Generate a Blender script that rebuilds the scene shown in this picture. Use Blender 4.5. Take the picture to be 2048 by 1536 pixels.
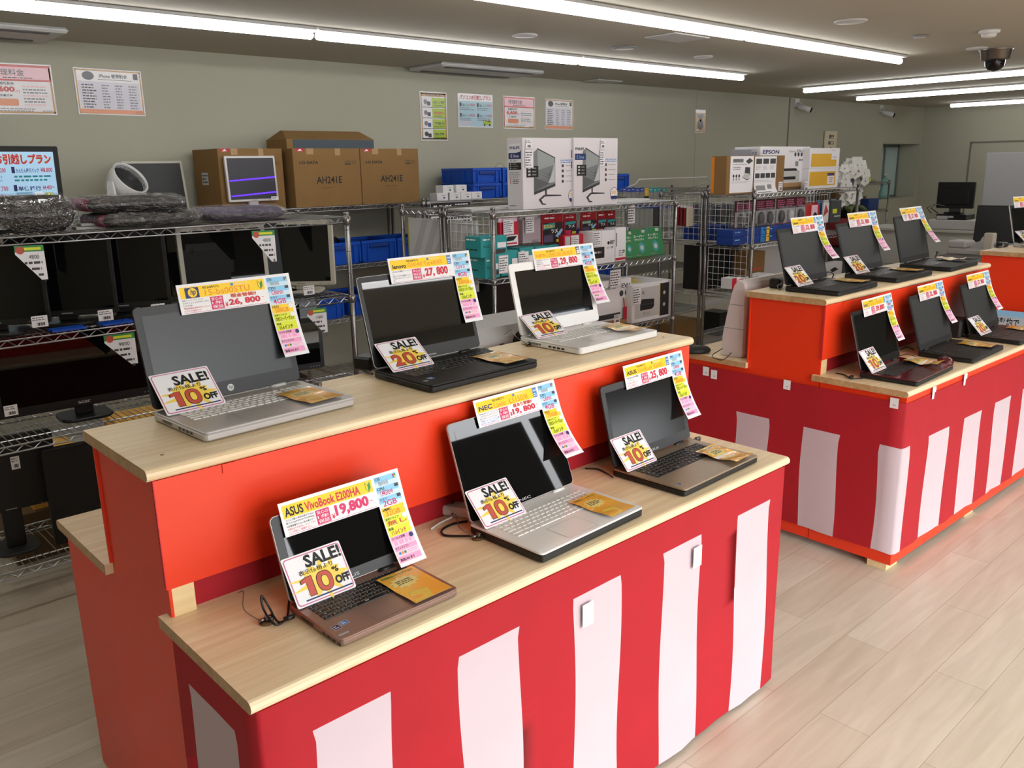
import bpy, math, random
from mathutils import Vector, Matrix
for o in list(bpy.data.objects): bpy.data.objects.remove(o)
SC = bpy.context.scene
COL = SC.collection
R = math.radians
random.seed(7)

# ---------------------------------------------------------------- camera, world, exposure
FPX, YAW, PIT, ROL, CAMZ = 1699.3165, 0.827435487, 0.250189523, -0.0184135334, 1.63
_fw = Vector((math.cos(YAW)*math.cos(PIT), math.sin(YAW)*math.cos(PIT), -math.sin(PIT)))
_r = Vector((math.sin(YAW), -math.cos(YAW), 0)); _u = _r.cross(_fw)
_r, _u = math.cos(ROL)*_r + math.sin(ROL)*_u, -math.sin(ROL)*_r + math.cos(ROL)*_u
cd = bpy.data.cameras.new('camera'); cam = bpy.data.objects.new('camera', cd); COL.objects.link(cam)
cd.sensor_width = 36; cd.lens = FPX/2048*36; cd.clip_start = .05
cam.matrix_world = Matrix(((_r.x,_u.x,-_fw.x,0),(_r.y,_u.y,-_fw.y,0),(_r.z,_u.z,-_fw.z,CAMZ),(0,0,0,1)))
SC.camera = cam
SKY = 23.0
W = bpy.data.worlds.new('sky'); SC.world = W; W.use_nodes = True
bg = W.node_tree.nodes['Background']; bg.inputs[0].default_value = (.95,.97,1,1); bg.inputs[1].default_value = 5.2
_n = W.node_tree.nodes; _l = W.node_tree.links                       # overcast sky: brighter overhead, dim ground
_tc0 = _n.new('ShaderNodeTexCoord'); _sx = _n.new('ShaderNodeSeparateXYZ'); _mr = _n.new('ShaderNodeValToRGB'); _mm = _n.new('ShaderNodeMath'); _mm.operation = 'MULTIPLY'; _mm.inputs[1].default_value = SKY
_ma = _n.new('ShaderNodeMapRange'); _ma.inputs[1].default_value = -1; _ma.inputs[2].default_value = 1
_l.new(_tc0.outputs['Generated'], _sx.inputs[0]); _l.new(_sx.outputs[2], _ma.inputs[0]); _l.new(_ma.outputs[0], _mr.inputs[0]); _l.new(_mr.outputs[0], _mm.inputs[0]); _l.new(_mm.outputs[0], bg.inputs[1])
_e = _mr.color_ramp.elements; _e[0].position = .48; _e[0].color = (.12,.12,.12,1); _e[1].position = .85; _e[1].color = (1,1,1,1)
_q = _mr.color_ramp.elements.new(.52); _q.color = (.3,.3,.3,1)
SC.view_settings.view_transform = 'Standard'; SC.view_settings.look = 'None'
SC.view_settings.exposure = -0.25; SC.view_settings.gamma = 1; SC.view_settings.use_curve_mapping = False
SC.cycles.max_bounces = 6; SC.cycles.diffuse_bounces = 3; SC.cycles.glossy_bounces = 3; SC.cycles.transmission_bounces = 3
SC.cycles.transparent_max_bounces = 6; SC.cycles.caustics_reflective = False; SC.cycles.caustics_refractive = False
SC.cycles.use_denoising = True; SC.cycles.sample_clamp_indirect = 6
TUBE_STRENGTH = 14.5
# daylight of the glazed shop front: a portal that only guides the sky light through the opening
pl = bpy.data.lights.new('shopfront_daylight','AREA'); pl.shape='RECTANGLE'; pl.size=7.0; pl.size_y=2.15
pl.cycles.is_portal = True
po = bpy.data.objects.new('shopfront_daylight', pl); COL.objects.link(po)
po.location=(3.5,-2.08,1.175); po.rotation_euler=(R(90),0,R(0))

def at(x, y, X=None, Y=None, Z=None):
    """point of the room on a known plane that a pixel of the photograph looks at"""
    d = (x-1024)/FPX*_r - (y-768)/FPX*_u + _fw
    t = X/d.x if X is not None else Y/d.y if Y is not None else (Z-CAMZ)/d.z
    return Vector((0,0,CAMZ)) + t*d

# ---------------------------------------------------------------- materials
def lin(h):
    if isinstance(h, str):
        h = h.lstrip('#'); c = [int(h[i:i+2],16)/255 for i in (0,2,4)]
    else: c = h
    return tuple((v/12.92 if v <= .04045 else ((v+.055)/1.055)**2.4) for v in c)
_M = {}
def mat(name, color='#808080', rough=.5, metal=0, spec=.5, emit=0, bump=None, trans=0, var=None, alpha=1, coat=0):
    if name in _M: return _M[name]
    m = bpy.data.materials.new(name); m.use_nodes = True; nt = m.node_tree; b = nt.nodes['Principled BSDF']
    c = lin(color)
    b.inputs['Base Color'].default_value = (*c,1); b.inputs['Roughness'].default_value = rough
    b.inputs['Metallic'].default_value = metal; b.inputs['Specular IOR Level'].default_value = spec
    if trans: b.inputs['Transmission Weight'].default_value = trans
    if coat: b.inputs['Coat Weight'].default_value = coat; b.inputs['Coat Roughness'].default_value = .06
    if alpha < 1: b.inputs['Alpha'].default_value = alpha
    if emit:
        b.inputs['Emission Color'].default_value = (*c,1); b.inputs['Emission Strength'].default_value = emit
    if bump or var:
        tc = nt.nodes.new('ShaderNodeTexCoord')
        mp = nt.nodes.new('ShaderNodeMapping'); nt.links.new(tc.outputs['Object'], mp.inputs[0])
        nz = nt.nodes.new('ShaderNodeTexNoise'); nt.links.new(mp.outputs[0], nz.inputs[0])
        sc, st, di, sx = bump or var
        nz.inputs['Scale'].default_value = sc; nz.inputs['Detail'].default_value = 4
        mp.inputs['Scale'].default_value = sx if isinstance(sx, tuple) else (sx,1,1)
        if bump:
            bp = nt.nodes.new('ShaderNodeBump'); bp.inputs['Strength'].default_value = st; bp.inputs['Distance'].default_value = di
            nt.links.new(nz.outputs[0], bp.inputs['Height']); nt.links.new(bp.outputs[0], b.inputs['Normal'])
        else:
            cr = nt.nodes.new('ShaderNodeValToRGB')
            cr.color_ramp.elements[0].position = .3; cr.color_ramp.elements[1].position = .7
            cr.color_ramp.elements[0].color = (*[v*(1-st) for v in c],1); cr.color_ramp.elements[1].color = (*[min(1,v*(1+di)) for v in c],1)
            nt.links.new(nz.outputs[0], cr.inputs[0]); nt.links.new(cr.outputs[0], b.inputs['Base Color'])
    _M[name] = m; return m

def wood(name, c1, c2, c3, scale=1.0, rough=.42):
    """pine board: strips of slightly different tone along x, fine grain, the odd knot"""
    if name in _M: return _M[name]
    m = bpy.data.materials.new(name); m.use_nodes = True; nt = m.node_tree; b = nt.nodes['Principled BSDF']; N = nt.nodes.new; L = nt.links.new
    tc = N('ShaderNodeTexCoord')
    br = N('ShaderNodeTexBrick'); br.offset = .37; br.inputs['Scale'].default_value = 1
    br.inputs['Brick Width'].default_value = .62*scale; br.inputs['Row Height'].default_value = .075*scale; br.inputs['Mortar Size'].default_value = 0.0
    br.inputs['Color1'].default_value = (*lin(c1),1); br.inputs['Color2'].default_value = (*lin(c2),1); br.inputs['Bias'].default_value = -.2
    L(tc.outputs['Object'], br.inputs[0])
    mp = N('ShaderNodeMapping'); mp.inputs['Scale'].default_value = (1.6/scale, 34/scale, 34/scale); L(tc.outputs['Object'], mp.inputs[0])
    nz = N('ShaderNodeTexNoise'); nz.inputs['Scale'].default_value = 1.5; nz.inputs['Detail'].default_value = 6; nz.inputs['Distortion'].default_value = .6; L(mp.outputs[0], nz.inputs[0])
    rp = N('ShaderNodeValToRGB'); rp.color_ramp.elements[0].position = .38; rp.color_ramp.elements[1].position = .62
    L(nz.outputs[0], rp.inputs[0])
    mx = N('ShaderNodeMix'); mx.data_type = 'RGBA'; mx.inputs[7].default_value = (*lin(c3),1)
    mt = N('ShaderNodeMath'); mt.operation = 'MULTIPLY'; mt.inputs[1].default_value = .38; L(rp.outputs[0], mt.inputs[0])
    L(mt.outputs[0], mx.inputs[0]); L(br.outputs[0], mx.inputs[6]); L(mx.outputs[2], b.inputs['Base Color'])
    b.inputs['Roughness'].default_value = rough
    _M[name] = m; return m

def floor_mat():
    m = bpy.data.materials.new('floor_planks'); m.use_nodes = True; nt = m.node_tree; b = nt.nodes['Principled BSDF']; N = nt.nodes.new; L = nt.links.new
    tc = N('ShaderNodeTexCoord')
    br = N('ShaderNodeTexBrick'); br.offset = .5; br.inputs['Scale'].default_value = 1
    br.inputs['Brick Width'].default_value = .95; br.inputs['Row Height'].default_value = .155; br.inputs['Mortar Size'].default_value = .0009
    br.inputs['Color1'].default_value = (*lin('#d8ccba'),1); br.inputs['Color2'].default_value = (*lin('#cdbfab'),1); br.inputs['Mortar'].default_value = (*lin('#a08f7a'),1)
    L(tc.outputs['Object'], br.inputs[0])
    mp = N('ShaderNodeMapping'); mp.inputs['Scale'].default_value = (1.3, 13, 1); L(tc.outputs['Object'], mp.inputs[0])
    nz = N('ShaderNodeTexNoise'); nz.inputs['Scale'].default_value = 2; nz.inputs['Detail'].default_value = 8; nz.inputs['Distortion'].default_value = .8; L(mp.outputs[0], nz.inputs[0])
    mx = N('ShaderNodeMix'); mx.data_type = 'RGBA'; mx.blend_type = 'MULTIPLY'; mx.inputs[0].default_value = 1
    rp = N('ShaderNodeValToRGB'); rp.color_ramp.elements[0].position = .3; rp.color_ramp.elements[1].position = .7
    rp.color_ramp.elements[0].color = (.84,.82,.80,1); rp.color_ramp.elements[1].color = (1,1,1,1)
    L(nz.outputs[0], rp.inputs[0]); L(br.outputs[0], mx.inputs[6]); L(rp.outputs[0], mx.inputs[7]); L(mx.outputs[2], b.inputs['Base Color'])
    b.inputs['Roughness'].default_value = .33
    return m

M = dict(
 wall=mat('wall_paint','#b0ae9c',.85,var=(1.3,.03,.03,1)), ceil=mat('ceiling_paint','#b8b2a2',.9), white=mat('paper_white','#f2f0f2',.6), black=mat('ink_black','#161616',.6),
 orange=mat('orange_corrugated_plastic','#ee3c16',.38,var=(2.2,.05,.05,.3)), redcloth=mat('red_cloth','#ac0a1c',.75,var=(6,.05,.05,1)), pinkwhite=mat('white_cloth','#cdbac0',.75,var=(5,.03,.02,1)),
 chrome=mat('chrome_wire','#b9b9bb',.28,metal=1), post=mat('chrome_post','#8f8c8b',.28,metal=1), grey=mat('mid_grey','#8a8a8a',.55), dgrey=mat('dark_grey','#3a3b3d',.5), lgrey=mat('light_grey','#c9c8c6',.5),
 blk=mat('black_plastic','#101010',.38), blkm=mat('matt_black_plastic','#171717',.6), wh=mat('white_plastic','#e2e1df',.4), beige=mat('beige_plastic','#c4c0b0',.5),
 silver=mat('silver_plastic','#c6c1be',.35,metal=.3), gold=mat('champagne_metal','#a4917b',.35,metal=.55), rose=mat('rose_gold_metal','#9d8074',.35,metal=.5),
 glossw=mat('gloss_white','#efedea',.18), red_l=mat('dark_red_gloss','#56101a',.22,coat=.4), scr=mat('glossy_screen','#0b0c0d',.02,spec=.55), scrm=mat('matt_screen','#1a1f21',.3,spec=.6), scrm2=mat('charcoal_matt_screen','#1c1e1f',.42,spec=.5),
 yellow=mat('print_yellow','#ffd21c',.5), sky=mat('print_sky','#8fcdf0',.5), skyl=mat('print_pale_sky','#cfe6f6',.5), lime=mat('print_lime','#dfe82c',.5), pink=mat('print_pink','#f7a6cf',.5), lpink=mat('print_pale_pink','#fbd3e6',.5),
 mag=mat('print_magenta','#d81e62',.5), red=mat('print_red','#d0203a',.5), orng=mat('print_orange','#f08a20',.5), navy=mat('print_navy','#1c2b66',.5), blue=mat('print_blue','#2f7fd0',.5), green=mat('print_green','#2f8f4a',.5),
 teal=mat('teal_print','#2b9a9c',.45), brick=mat('print_brick','#c4523f',.5), star=mat('print_star_yellow','#f8d75a',.5), rosebd=mat('print_rose_border','#cf6a92',.5), flyer=mat('orange_flyer','#ffbc48',.25,coat=.25), flyer2=mat('flyer_pale','#f4e08a',.25),
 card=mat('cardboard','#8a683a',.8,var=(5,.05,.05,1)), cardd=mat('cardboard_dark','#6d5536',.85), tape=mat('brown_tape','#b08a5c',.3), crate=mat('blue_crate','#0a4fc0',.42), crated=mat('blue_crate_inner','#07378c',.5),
 pine=wood('pine_board','#f6e2bc','#f0d8ae','#d6b080'), pine_e=wood('pine_board_end','#c9a679','#bd9768','#8f6a42'), batten=wood('pine_batten','#f0d7a4','#ecd09a','#d8b47c'),
 greyp=mat('grey_print','#9b9a98',.6), purple=mat('purple_fabric','#554a66',.8), maroon=mat('maroon_fabric','#7a1240',.6), darkfab=mat('black_fabric','#1d1b1c',.7),
 film=mat('clear_film','#cfcfd4',.08,alpha=.12,bump=(22,1,.05,1)), glass=mat('window_glass','#cfe6e6',.02,trans=1,spec=.5), tube=mat('lit_tube','#ffffff',.5,emit=TUBE_STRENGTH), alu=mat('aluminium','#8f979b',.35,metal=.8),
 lam=mat('laminated_paper','#e6e2e2',.16,bump=(7,.25,.03,1)), cable=mat('black_cable','#0d0d0d',.45), brass=mat('brown_felt_pad','#6a4a2a',.7), ivory=mat('ivory_board','#ded2b4',.7), leafg=mat('leaf_green','#4c5a24',.6), petal=mat('white_petal','#f1efe8',.6),
 greenbx=mat('green_box_print','#0f7a3c',.4), ybx=mat('yellow_box_print','#e8b21e',.45), cab=mat('cabinet_white','#c6c6be',.5), pinkshell=mat('white_shell','#d9cdca',.45), dred=mat('dark_red','#7c1620',.5), bag=mat('clear_bag','#b6b6bc',.2,alpha=.24,bump=(40,.8,.02,1)), yelcr=mat('yellow_basket','#c9982e',.55),
 part=mat('partition_grey','#a9aaac',.7), purpled=mat('screen_violet_glow','#4a20ff',.5,emit=3.0), scrlit=mat('lit_screen_blue','#a9d0ee',.5,emit=.42), wlit=mat('lit_screen_white','#e4edf2',.5,emit=.42))

def film_mat():
    m = bpy.data.materials.new('crinkled_film'); m.use_nodes = True; nt = m.node_tree; N = nt.nodes.new; L = nt.links.new
    nt.nodes.remove(nt.nodes['Principled BSDF']); out = nt.nodes['Material Output']
    tc = N('ShaderNodeTexCoord'); nz = N('ShaderNodeTexNoise'); nz.inputs['Scale'].default_value = 14; nz.inputs['Detail'].default_value = 3; nz.inputs['Distortion'].default_value = 1.5
    L(tc.outputs['Object'], nz.inputs[0]); bp = N('ShaderNodeBump'); bp.inputs['Strength'].default_value = 1; bp.inputs['Distance'].default_value = .09; L(nz.outputs[0], bp.inputs['Height'])
    g = N('ShaderNodeBsdfGlossy'); g.inputs['Roughness'].default_value = .07; L(bp.outputs[0], g.inputs['Normal']); t = N('ShaderNodeBsdfTransparent')
    mx = N('ShaderNodeMixShader'); mx.inputs[0].default_value = .2; L(t.outputs[0], mx.inputs[1]); L(g.outputs[0], mx.inputs[2]); L(mx.outputs[0], out.inputs[0])
    return m
M['film'] = film_mat()

# ---------------------------------------------------------------- lettering (the built-in font, flat outlines, cached)
_tsc = bpy.data.scenes.new('lettering'); _tc = {}
def glyphs(s, bold=0.0):
    k = (s, bold)
    if k not in _tc:
        cu = bpy.data.curves.new('t','FONT'); cu.body = s; cu.size = 1; cu.resolution_u = 5 if len(s) <= 4 else 2; cu.offset = bold; cu.fill_mode = 'FRONT'
        o = bpy.data.objects.new('t', cu); _tsc.collection.objects.link(o)
        vl = _tsc.view_layers[0]; vl.update(); e = o.evaluated_get(vl.depsgraph); me = e.to_mesh()
        vs = [(v.co.x, v.co.y) for v in me.vertices]; fs = [tuple(p.vertices) for p in me.polygons]
        e.to_mesh_clear(); bpy.data.objects.remove(o); bpy.data.curves.remove(cu)
        xs = [v[0] for v in vs] or [0,1]; ys = [v[1] for v in vs] or [0,1]
        x0, x1, y0, y1 = min(xs), max(xs), min(ys), max(ys)
        _tc[k] = ([((x-x0)/max(x1-x0,1e-6), (y-y0)/max(y1-y0,1e-6)) for x, y in vs], fs, (x1-x0)/max(y1-y0,1e-6))
    return _tc[k]

# ---------------------------------------------------------------- mesh builder
ID = Matrix()
def face_m(o, u, v):
    u = Vector(u).normalized(); v = Vector(v).normalized(); n = u.cross(v); o = Vector(o)
    return Matrix(((u.x,v.x,n.x,o.x),(u.y,v.y,n.y,o.y),(u.z,v.z,n.z,o.z),(0,0,0,1)))
FRONT = ((1,0,0),(0,0,1)); LEFT = ((0,-1,0),(0,0,1)); TOP = ((1,0,0),(0,1,0))
class MB:
    def __init__(s, M0=ID): s.v=[]; s.f=[]; s.mi=[]; s.sm=[]; s.mats=[]; s.M=M0; s.fn=None
    def add(s, vs, fs, m, smooth=False):
        if isinstance(m, str): m = M[m]
        if m not in s.mats: s.mats.append(m)
        i = s.mats.index(m); b = len(s.v); fn = s.fn; Mx = s.M
        for p in vs:
            p = Vector(fn(*p)) if fn else Vector(p)
            s.v.append(Mx @ p)
        for f in fs: s.f.append([b+k for k in f]); s.mi.append(i); s.sm.append(smooth)
    def box(s, x0,y0,z0,x1,y1,z1, m, ch=0):
        if x1<x0: x0,x1=x1,x0
        if y1<y0: y0,y1=y1,y0
        if z1<z0: z0,z1=z1,z0
        if ch: return s.slab(x0,y0,x1,y1,z0,z1,ch,m,ch,n=1)
        s.add([(x,y,z) for z in (z0,z1) for y in (y0,y1) for x in (x0,x1)],
              [(0,2,3,1),(4,5,7,6),(0,1,5,4),(2,6,7,3),(0,4,6,2),(1,3,7,5)], m)
    def loft(s, rings, m, smooth=False, cap=True):
        n = len(rings[0]); vs = [p for r in rings for p in r]; fs = []
        for k in range(len(rings)-1):
            for i in range(n):
                j = (i+1)%n; fs.append((k*n+i, k*n+j, (k+1)*n+j, (k+1)*n+i))
        if cap: fs.append(tuple(reversed(range(n)))); fs.append(tuple((len(rings)-1)*n+i for i in range(n)))
        s.add(vs, fs, m, smooth)
    def rr(s, x0,y0,x1,y1,r,n=4):
        r = min(r,(x1-x0)/2,(y1-y0)/2); out=[]
        for cx,cy,a in ((x1-r,y1-r,0),(x0+r,y1-r,90),(x0+r,y0+r,180),(x1-r,y0+r,270)):
            for k in range(n+1):
                t=R(a+90*k/n); out.append((cx+r*math.cos(t), cy+r*math.sin(t)))
        return out
    def slab(s, x0,y0,x1,y1,z0,z1,r,m,ch=.001,n=4,top=None):
        """rounded rectangle with softened edges"""
        c = ch
        def ring(d,z): return [(x,y,z) for x,y in s.rr(x0+d,y0+d,x1-d,y1-d,max(r-d,.0004),n)]
        s.loft([ring(c,z0),ring(0,z0+c),ring(0,z1-c),ring(c,z1)], m, smooth=False)
    def tube(s, pts, r, m, n=6, cap=True):
        pts=[Vector(p) for p in pts]; rings=[]; up=None
        for i,p in enumerate(pts):
            d=(pts[min(i+1,len(pts)-1)]-pts[max(i-1,0)]).normalized()
            if up is None: up = Vector((0,0,1)) if abs(d.z)<.9 else Vector((1,0,0))
            a=d.cross(up).normalized(); b=a.cross(d).normalized(); up=b
            rr = r[i] if isinstance(r,(list,tuple)) else r
            rings.append([tuple(p+rr*(math.cos(2*math.pi*k/n)*a+math.sin(2*math.pi*k/n)*b)) for k in range(n)])
        s.loft(rings, m, smooth=n>5, cap=cap)
    def lathe(s, prof, m, n=20, o=(0,0,0), smooth=True, axis='z'):
        rings=[]
        for r,z in prof:
            ring=[]
            for k in range(n):
                t=2*math.pi*k/n; p=(r*math.cos(t), r*math.sin(t), z)
                if axis=='y': p=(p[0],p[2],-p[1]) 
                if axis=='x': p=(p[2],p[0],p[1])
                ring.append((o[0]+p[0],o[1]+p[1],o[2]+p[2]))
            rings.append(ring)
        s.loft(rings, m, smooth)
    # flat printing on the local xy plane; z = layer height
    def rect(s, u0,v0,u1,v1, m, z=.0003, seg=None):
        if u1<u0: u0,u1=u1,u0
        if v1<v0: v0,v1=v1,v0
        if not s.fn: s.add([(u0,v0,z),(u1,v0,z),(u1,v1,z),(u0,v1,z)],[(0,1,2,3)],m); return
        seg = seg or .012; nu=max(1,int((u1-u0)/seg+.5)); nv=max(1,int((v1-v0)/seg+.5))
        s.add([(u0+(u1-u0)*i/nu, v0+(v1-v0)*j/nv, z) for j in range(nv+1) for i in range(nu+1)],
              [(j*(nu+1)+i, j*(nu+1)+i+1, (j+1)*(nu+1)+i+1, (j+1)*(nu+1)+i) for j in range(nv) for i in range(nu)], m)
    def poly(s, pts, m, z=.0003): s.add([(x,y,z) for x,y in pts],[tuple(range(len(pts)))],m)
    def disc(s, u,v,r,m,z=.0003,n=20,rv=None):
        rv = rv or r; s.poly([(u+r*math.cos(2*math.pi*k/n), v+rv*math.sin(2*math.pi*k/n)) for k in range(n)],m,z)
    def T(s, txt, u0,v0,u1,v1, m, z=.0006, bold=0.0, slant=0.0, keep=False):
        vs, fs, asp = glyphs(txt, bold)
        if keep:
            w = (v1-v0)*asp
            if w < u1-u0: u1 = u0+w
        s.add([(u0+(u1-u0)*x+slant*(v1-v0)*y, v0+(v1-v0)*y, z) for x,y in vs], fs, m)
    def lines(s, u0,v0,u1,v1, n, m, z=.0005, fill=.45, rag=.4):
        """rows of print too small to read, as in the photograph"""
        h=(v1-v0)/n
        for i in range(n):
            v=v1-(i+.5)*h; u=u0; end=u1-(u1-u0)*rag*random.random()
            while u < end:
                w=h*random.uniform(.6,2.2); s.rect(u, v-h*fill/2, min(u+w,end), v+h*fill/2, m, z); u+=w+h*.35
    def build(s, name, parent=None, loc=None, rot=0, origin=True, keep=False):
        me = bpy.data.meshes.new(name)
        off = Vector((0,0,0))
        if parent is None and origin and s.v:
            xs=[p.x for p in s.v]; ys=[p.y for p in s.v]; zs=[p.z for p in s.v]
            off = Vector(((min(xs)+max(xs))/2,(min(ys)+max(ys))/2,min(zs)))
        me.from_pydata([tuple(p-off) for p in s.v], [], s.f)
        for m in s.mats: me.materials.append(m)
        me.polygons.foreach_set('material_index', s.mi); me.polygons.foreach_set('use_smooth', s.sm); me.update()
        o = bpy.data.objects.new(name, me); COL.objects.link(o)
        if parent: o.parent = parent
        else: o.location = off
        if loc is not None: o.location = loc
        if rot: o.rotation_euler = (0,0,rot)
        return o
def tag(o, label=None, cat=None, group=None, kind=None):
    if label: o['label']=label
    if cat: o['category']=cat
    if group: o['group']=group
    if kind: o['kind']=kind
    return o
def thing(name, label, cat, loc=(0,0,0), rot=0, group=None):
    o = bpy.data.objects.new(name, None); COL.objects.link(o); o.location=loc; o.rotation_euler=(0,0,rot); o.empty_display_size=.1
    return tag(o,label,cat,group)
def struct(mb, name): return tag(mb.build(name), kind='structure')
def copy_tree(o, parent=None):
    c = o.copy(); COL.objects.link(c)
    if parent: c.parent = parent
    for ch in list(o.children): copy_tree(ch, c)
    return c
# ---------------------------------------------------------------- the room
XL, XR, YF, YB, CH = -3.0, 14.06, -2.2, 5.75, 2.40
b = MB(); b.box(XL-.2,YF-.2,-.06,XR+.2,YB+.9,0,floor_mat()); struct(b,'floor')
b = MB(); b.box(XL-.2,YF-.2,CH,XR+.2,YB+.9,CH+.08,'ceil'); struct(b,'ceiling')
WX0, WX1, WZ0, WZ1, WD = 12.72, 13.98, 1.06, 1.86, .30           # recessed window near the far corner
b = MB()
b.box(XL,YB,0,WX0,YB+.42,CH,'wall'); b.box(WX1,YB,0,XR+.2,YB+.42,CH,'wall'); b.box(WX0,YB,0,WX1,YB+.42,WZ0,'wall'); b.box(WX0,YB,WZ1,WX1,YB+.42,CH,'wall')
struct(b,'wall_back')
b = MB()
b.box(XR,YF,0,XR+.12,YB,CH,'wall'); struct(b,'wall_right')
b = MB(); b.box(XL-.12,YF,0,XL,YB+.42,CH,'wall'); struct(b,'wall_left')
b = MB(); b.box(XL,YF,0,0,YF+.12,CH,'wall'); b.box(7.0,YF,0,XR,YF+.12,CH,'wall'); b.box(0,YF,2.25,7.0,YF+.12,CH,'wall'); b.box(0,YF,0,7.0,YF+.12,.10,'wall'); struct(b,'wall_front')
w = tag(bpy.data.objects.new('window_2',None),kind='structure'); COL.objects.link(w); w.location=(3.5,YF,0)
for k in range(6):
    f=MB(); x0=-3.5+k*1.39; f.box(x0,.03,.10,x0+.05,.09,2.25,'alu'); f.build('mullion',w)
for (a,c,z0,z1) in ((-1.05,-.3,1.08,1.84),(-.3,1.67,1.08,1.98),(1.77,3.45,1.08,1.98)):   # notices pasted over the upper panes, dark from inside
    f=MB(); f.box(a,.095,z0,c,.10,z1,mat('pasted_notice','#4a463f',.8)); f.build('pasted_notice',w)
f=MB(); f.box(-3.5,.03,2.21,3.5,.09,2.25,'alu'); f.box(-3.5,.03,.10,3.5,.09,.16,'alu'); f.build('window_frame',w)
for o in [w]+list(w.children): o['kind']='structure'
# recessed window: sliding sashes
w = bpy.data.objects.new('window_1',None); COL.objects.link(w); w.location=((WX0+WX1)/2,YB+WD,WZ0)
hw=(WX1-WX0)/2; hh=WZ1-WZ0
f=MB(); f.box(-hw,0,0,hw,.05,.03,'alu'); f.box(-hw,0,hh-.04,hw,.05,hh,'alu'); f.box(-hw,0,0,-hw+.035,.05,hh,'alu'); f.box(hw-.035,0,0,hw,.05,hh,'alu'); f.build('window_frame',w)
f=MB(); f.box(.1,-.005,.03,.14,.03,hh-.04,'alu'); f.box(.2,.02,.03,.235,.05,hh-.04,'alu'); f.build('sash',w)
f=MB(); f.box(-hw+.03,.012,.03,hw-.03,.018,hh-.04,mat('frosted_pane','#bcd2d0',.5,alpha=.965)); f.build('window_glass',w)
for o in [w]+list(w.children): o['kind']='structure'
# far door seen as a thin outline, wall seams
b=MB()
dy0,dy1,dz=3.2,5.02,1.86
for y in (dy0,dy1): b.box(XR-.012,y-.012,0,XR,y+.012,dz+.012,mat('seam_dark','#77756b',.8))
b.box(XR-.012,dy0,dz-.012,XR,dy1,dz+.012,'seam_dark' if 'seam_dark' in M else _M['seam_dark']); b.box(XR-.006,dy0,0,XR,dy1,dz,'wall')
struct(b,'door_1')
b=MB(); b.box(10.02,YB-.004,0,10.05,YB,CH,_M['seam_dark']); struct(b,'trim_1')
b=MB(); b.box(8.09,YB-.003,0,8.12,YB,CH,'wall'); struct(b,'trim_2')
b=MB(); b.box(XL,YB-.012,0,XR,YB,.07,'lgrey'); struct(b,'baseboard_back')
b=MB(); b.box(4.24,YB-.012,1.18,4.31,YB,1.30,'lgrey'); b.box(4.26,YB-.018,1.22,4.29,YB-.012,1.26,'wh'); tag(b.build('wall_switch'),'pale wall switch plate behind the rack of blue crates','switch')

# ceiling line lamps
def line_lamp(x0,y0,x1,y1,label,grp):
    t=thing('ceiling_light',label,'light',((x0+x1)/2,(y0+y1)/2,CH),math.atan2(y1-y0,x1-x0),grp)
    h=math.hypot(x1-x0,y1-y0)/2
    f=MB(); f.box(-h,-.05,-.018,h,.05,-.0005,'lgrey',ch=.004); f.build('housing',t)
    f=MB(); f.fn=None
    pr=[(-h+.002,.0),(-h+.006,.013),(-h+.014,.02),(-h+.024,.022),(h-.024,.022),(h-.014,.02),(h-.006,.013),(h-.002,.0)]
    f.lathe([(max(r,.002),z) for r,z in [(a[1],a[0]) for a in pr]],'tube',n=12,axis='x',o=(0,0,-.042)); f.build('tube',t)
for i in range(4):
    x=6.97-2.16*(i+1)
    line_lamp(x+.005,4.46,x+2.155,4.46,['lit line lamp segment ending above the far blue crates','lit line lamp segment above the stacked white boxes and posters','lit line lamp segment above the cardboard monitor boxes','lit line lamp segment at the picture edge above the laminated posters'][i],'line lamps along the wall')
    line_lamp(x-.075,3.03,x+2.075,3.03,['second row of line lamps, far end segment','second row of line lamps, segment above the middle rack','second row of line lamps, segment entering at the top edge','second row of line lamps, segment over the monitor rack'][i],'line lamps of the second row')
for k in range(4):  # added unseen rows that brighten floor and board tops from above
    for y in (.1,-.7): line_lamp(.49+2.16*k,y,2.645+2.16*k,y,'added lit line lamp segment behind the viewer, unseen','added line lamps behind the viewer')
for (x,y,l) in ((8.78,4.88,'lit line lamp across the room nearest the dome camera'),(10.53,5.14,'lit line lamp across the room, middle of the three'),(13.2,5.05,'lit line lamp across the room nearest the far door')):
    for k in range(2): line_lamp(x,y-2.16*k,x,y-2.16*k-2.15,l+(', wall end' if k==0 else ', shop front end'),'line lamps across the far room')
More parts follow.
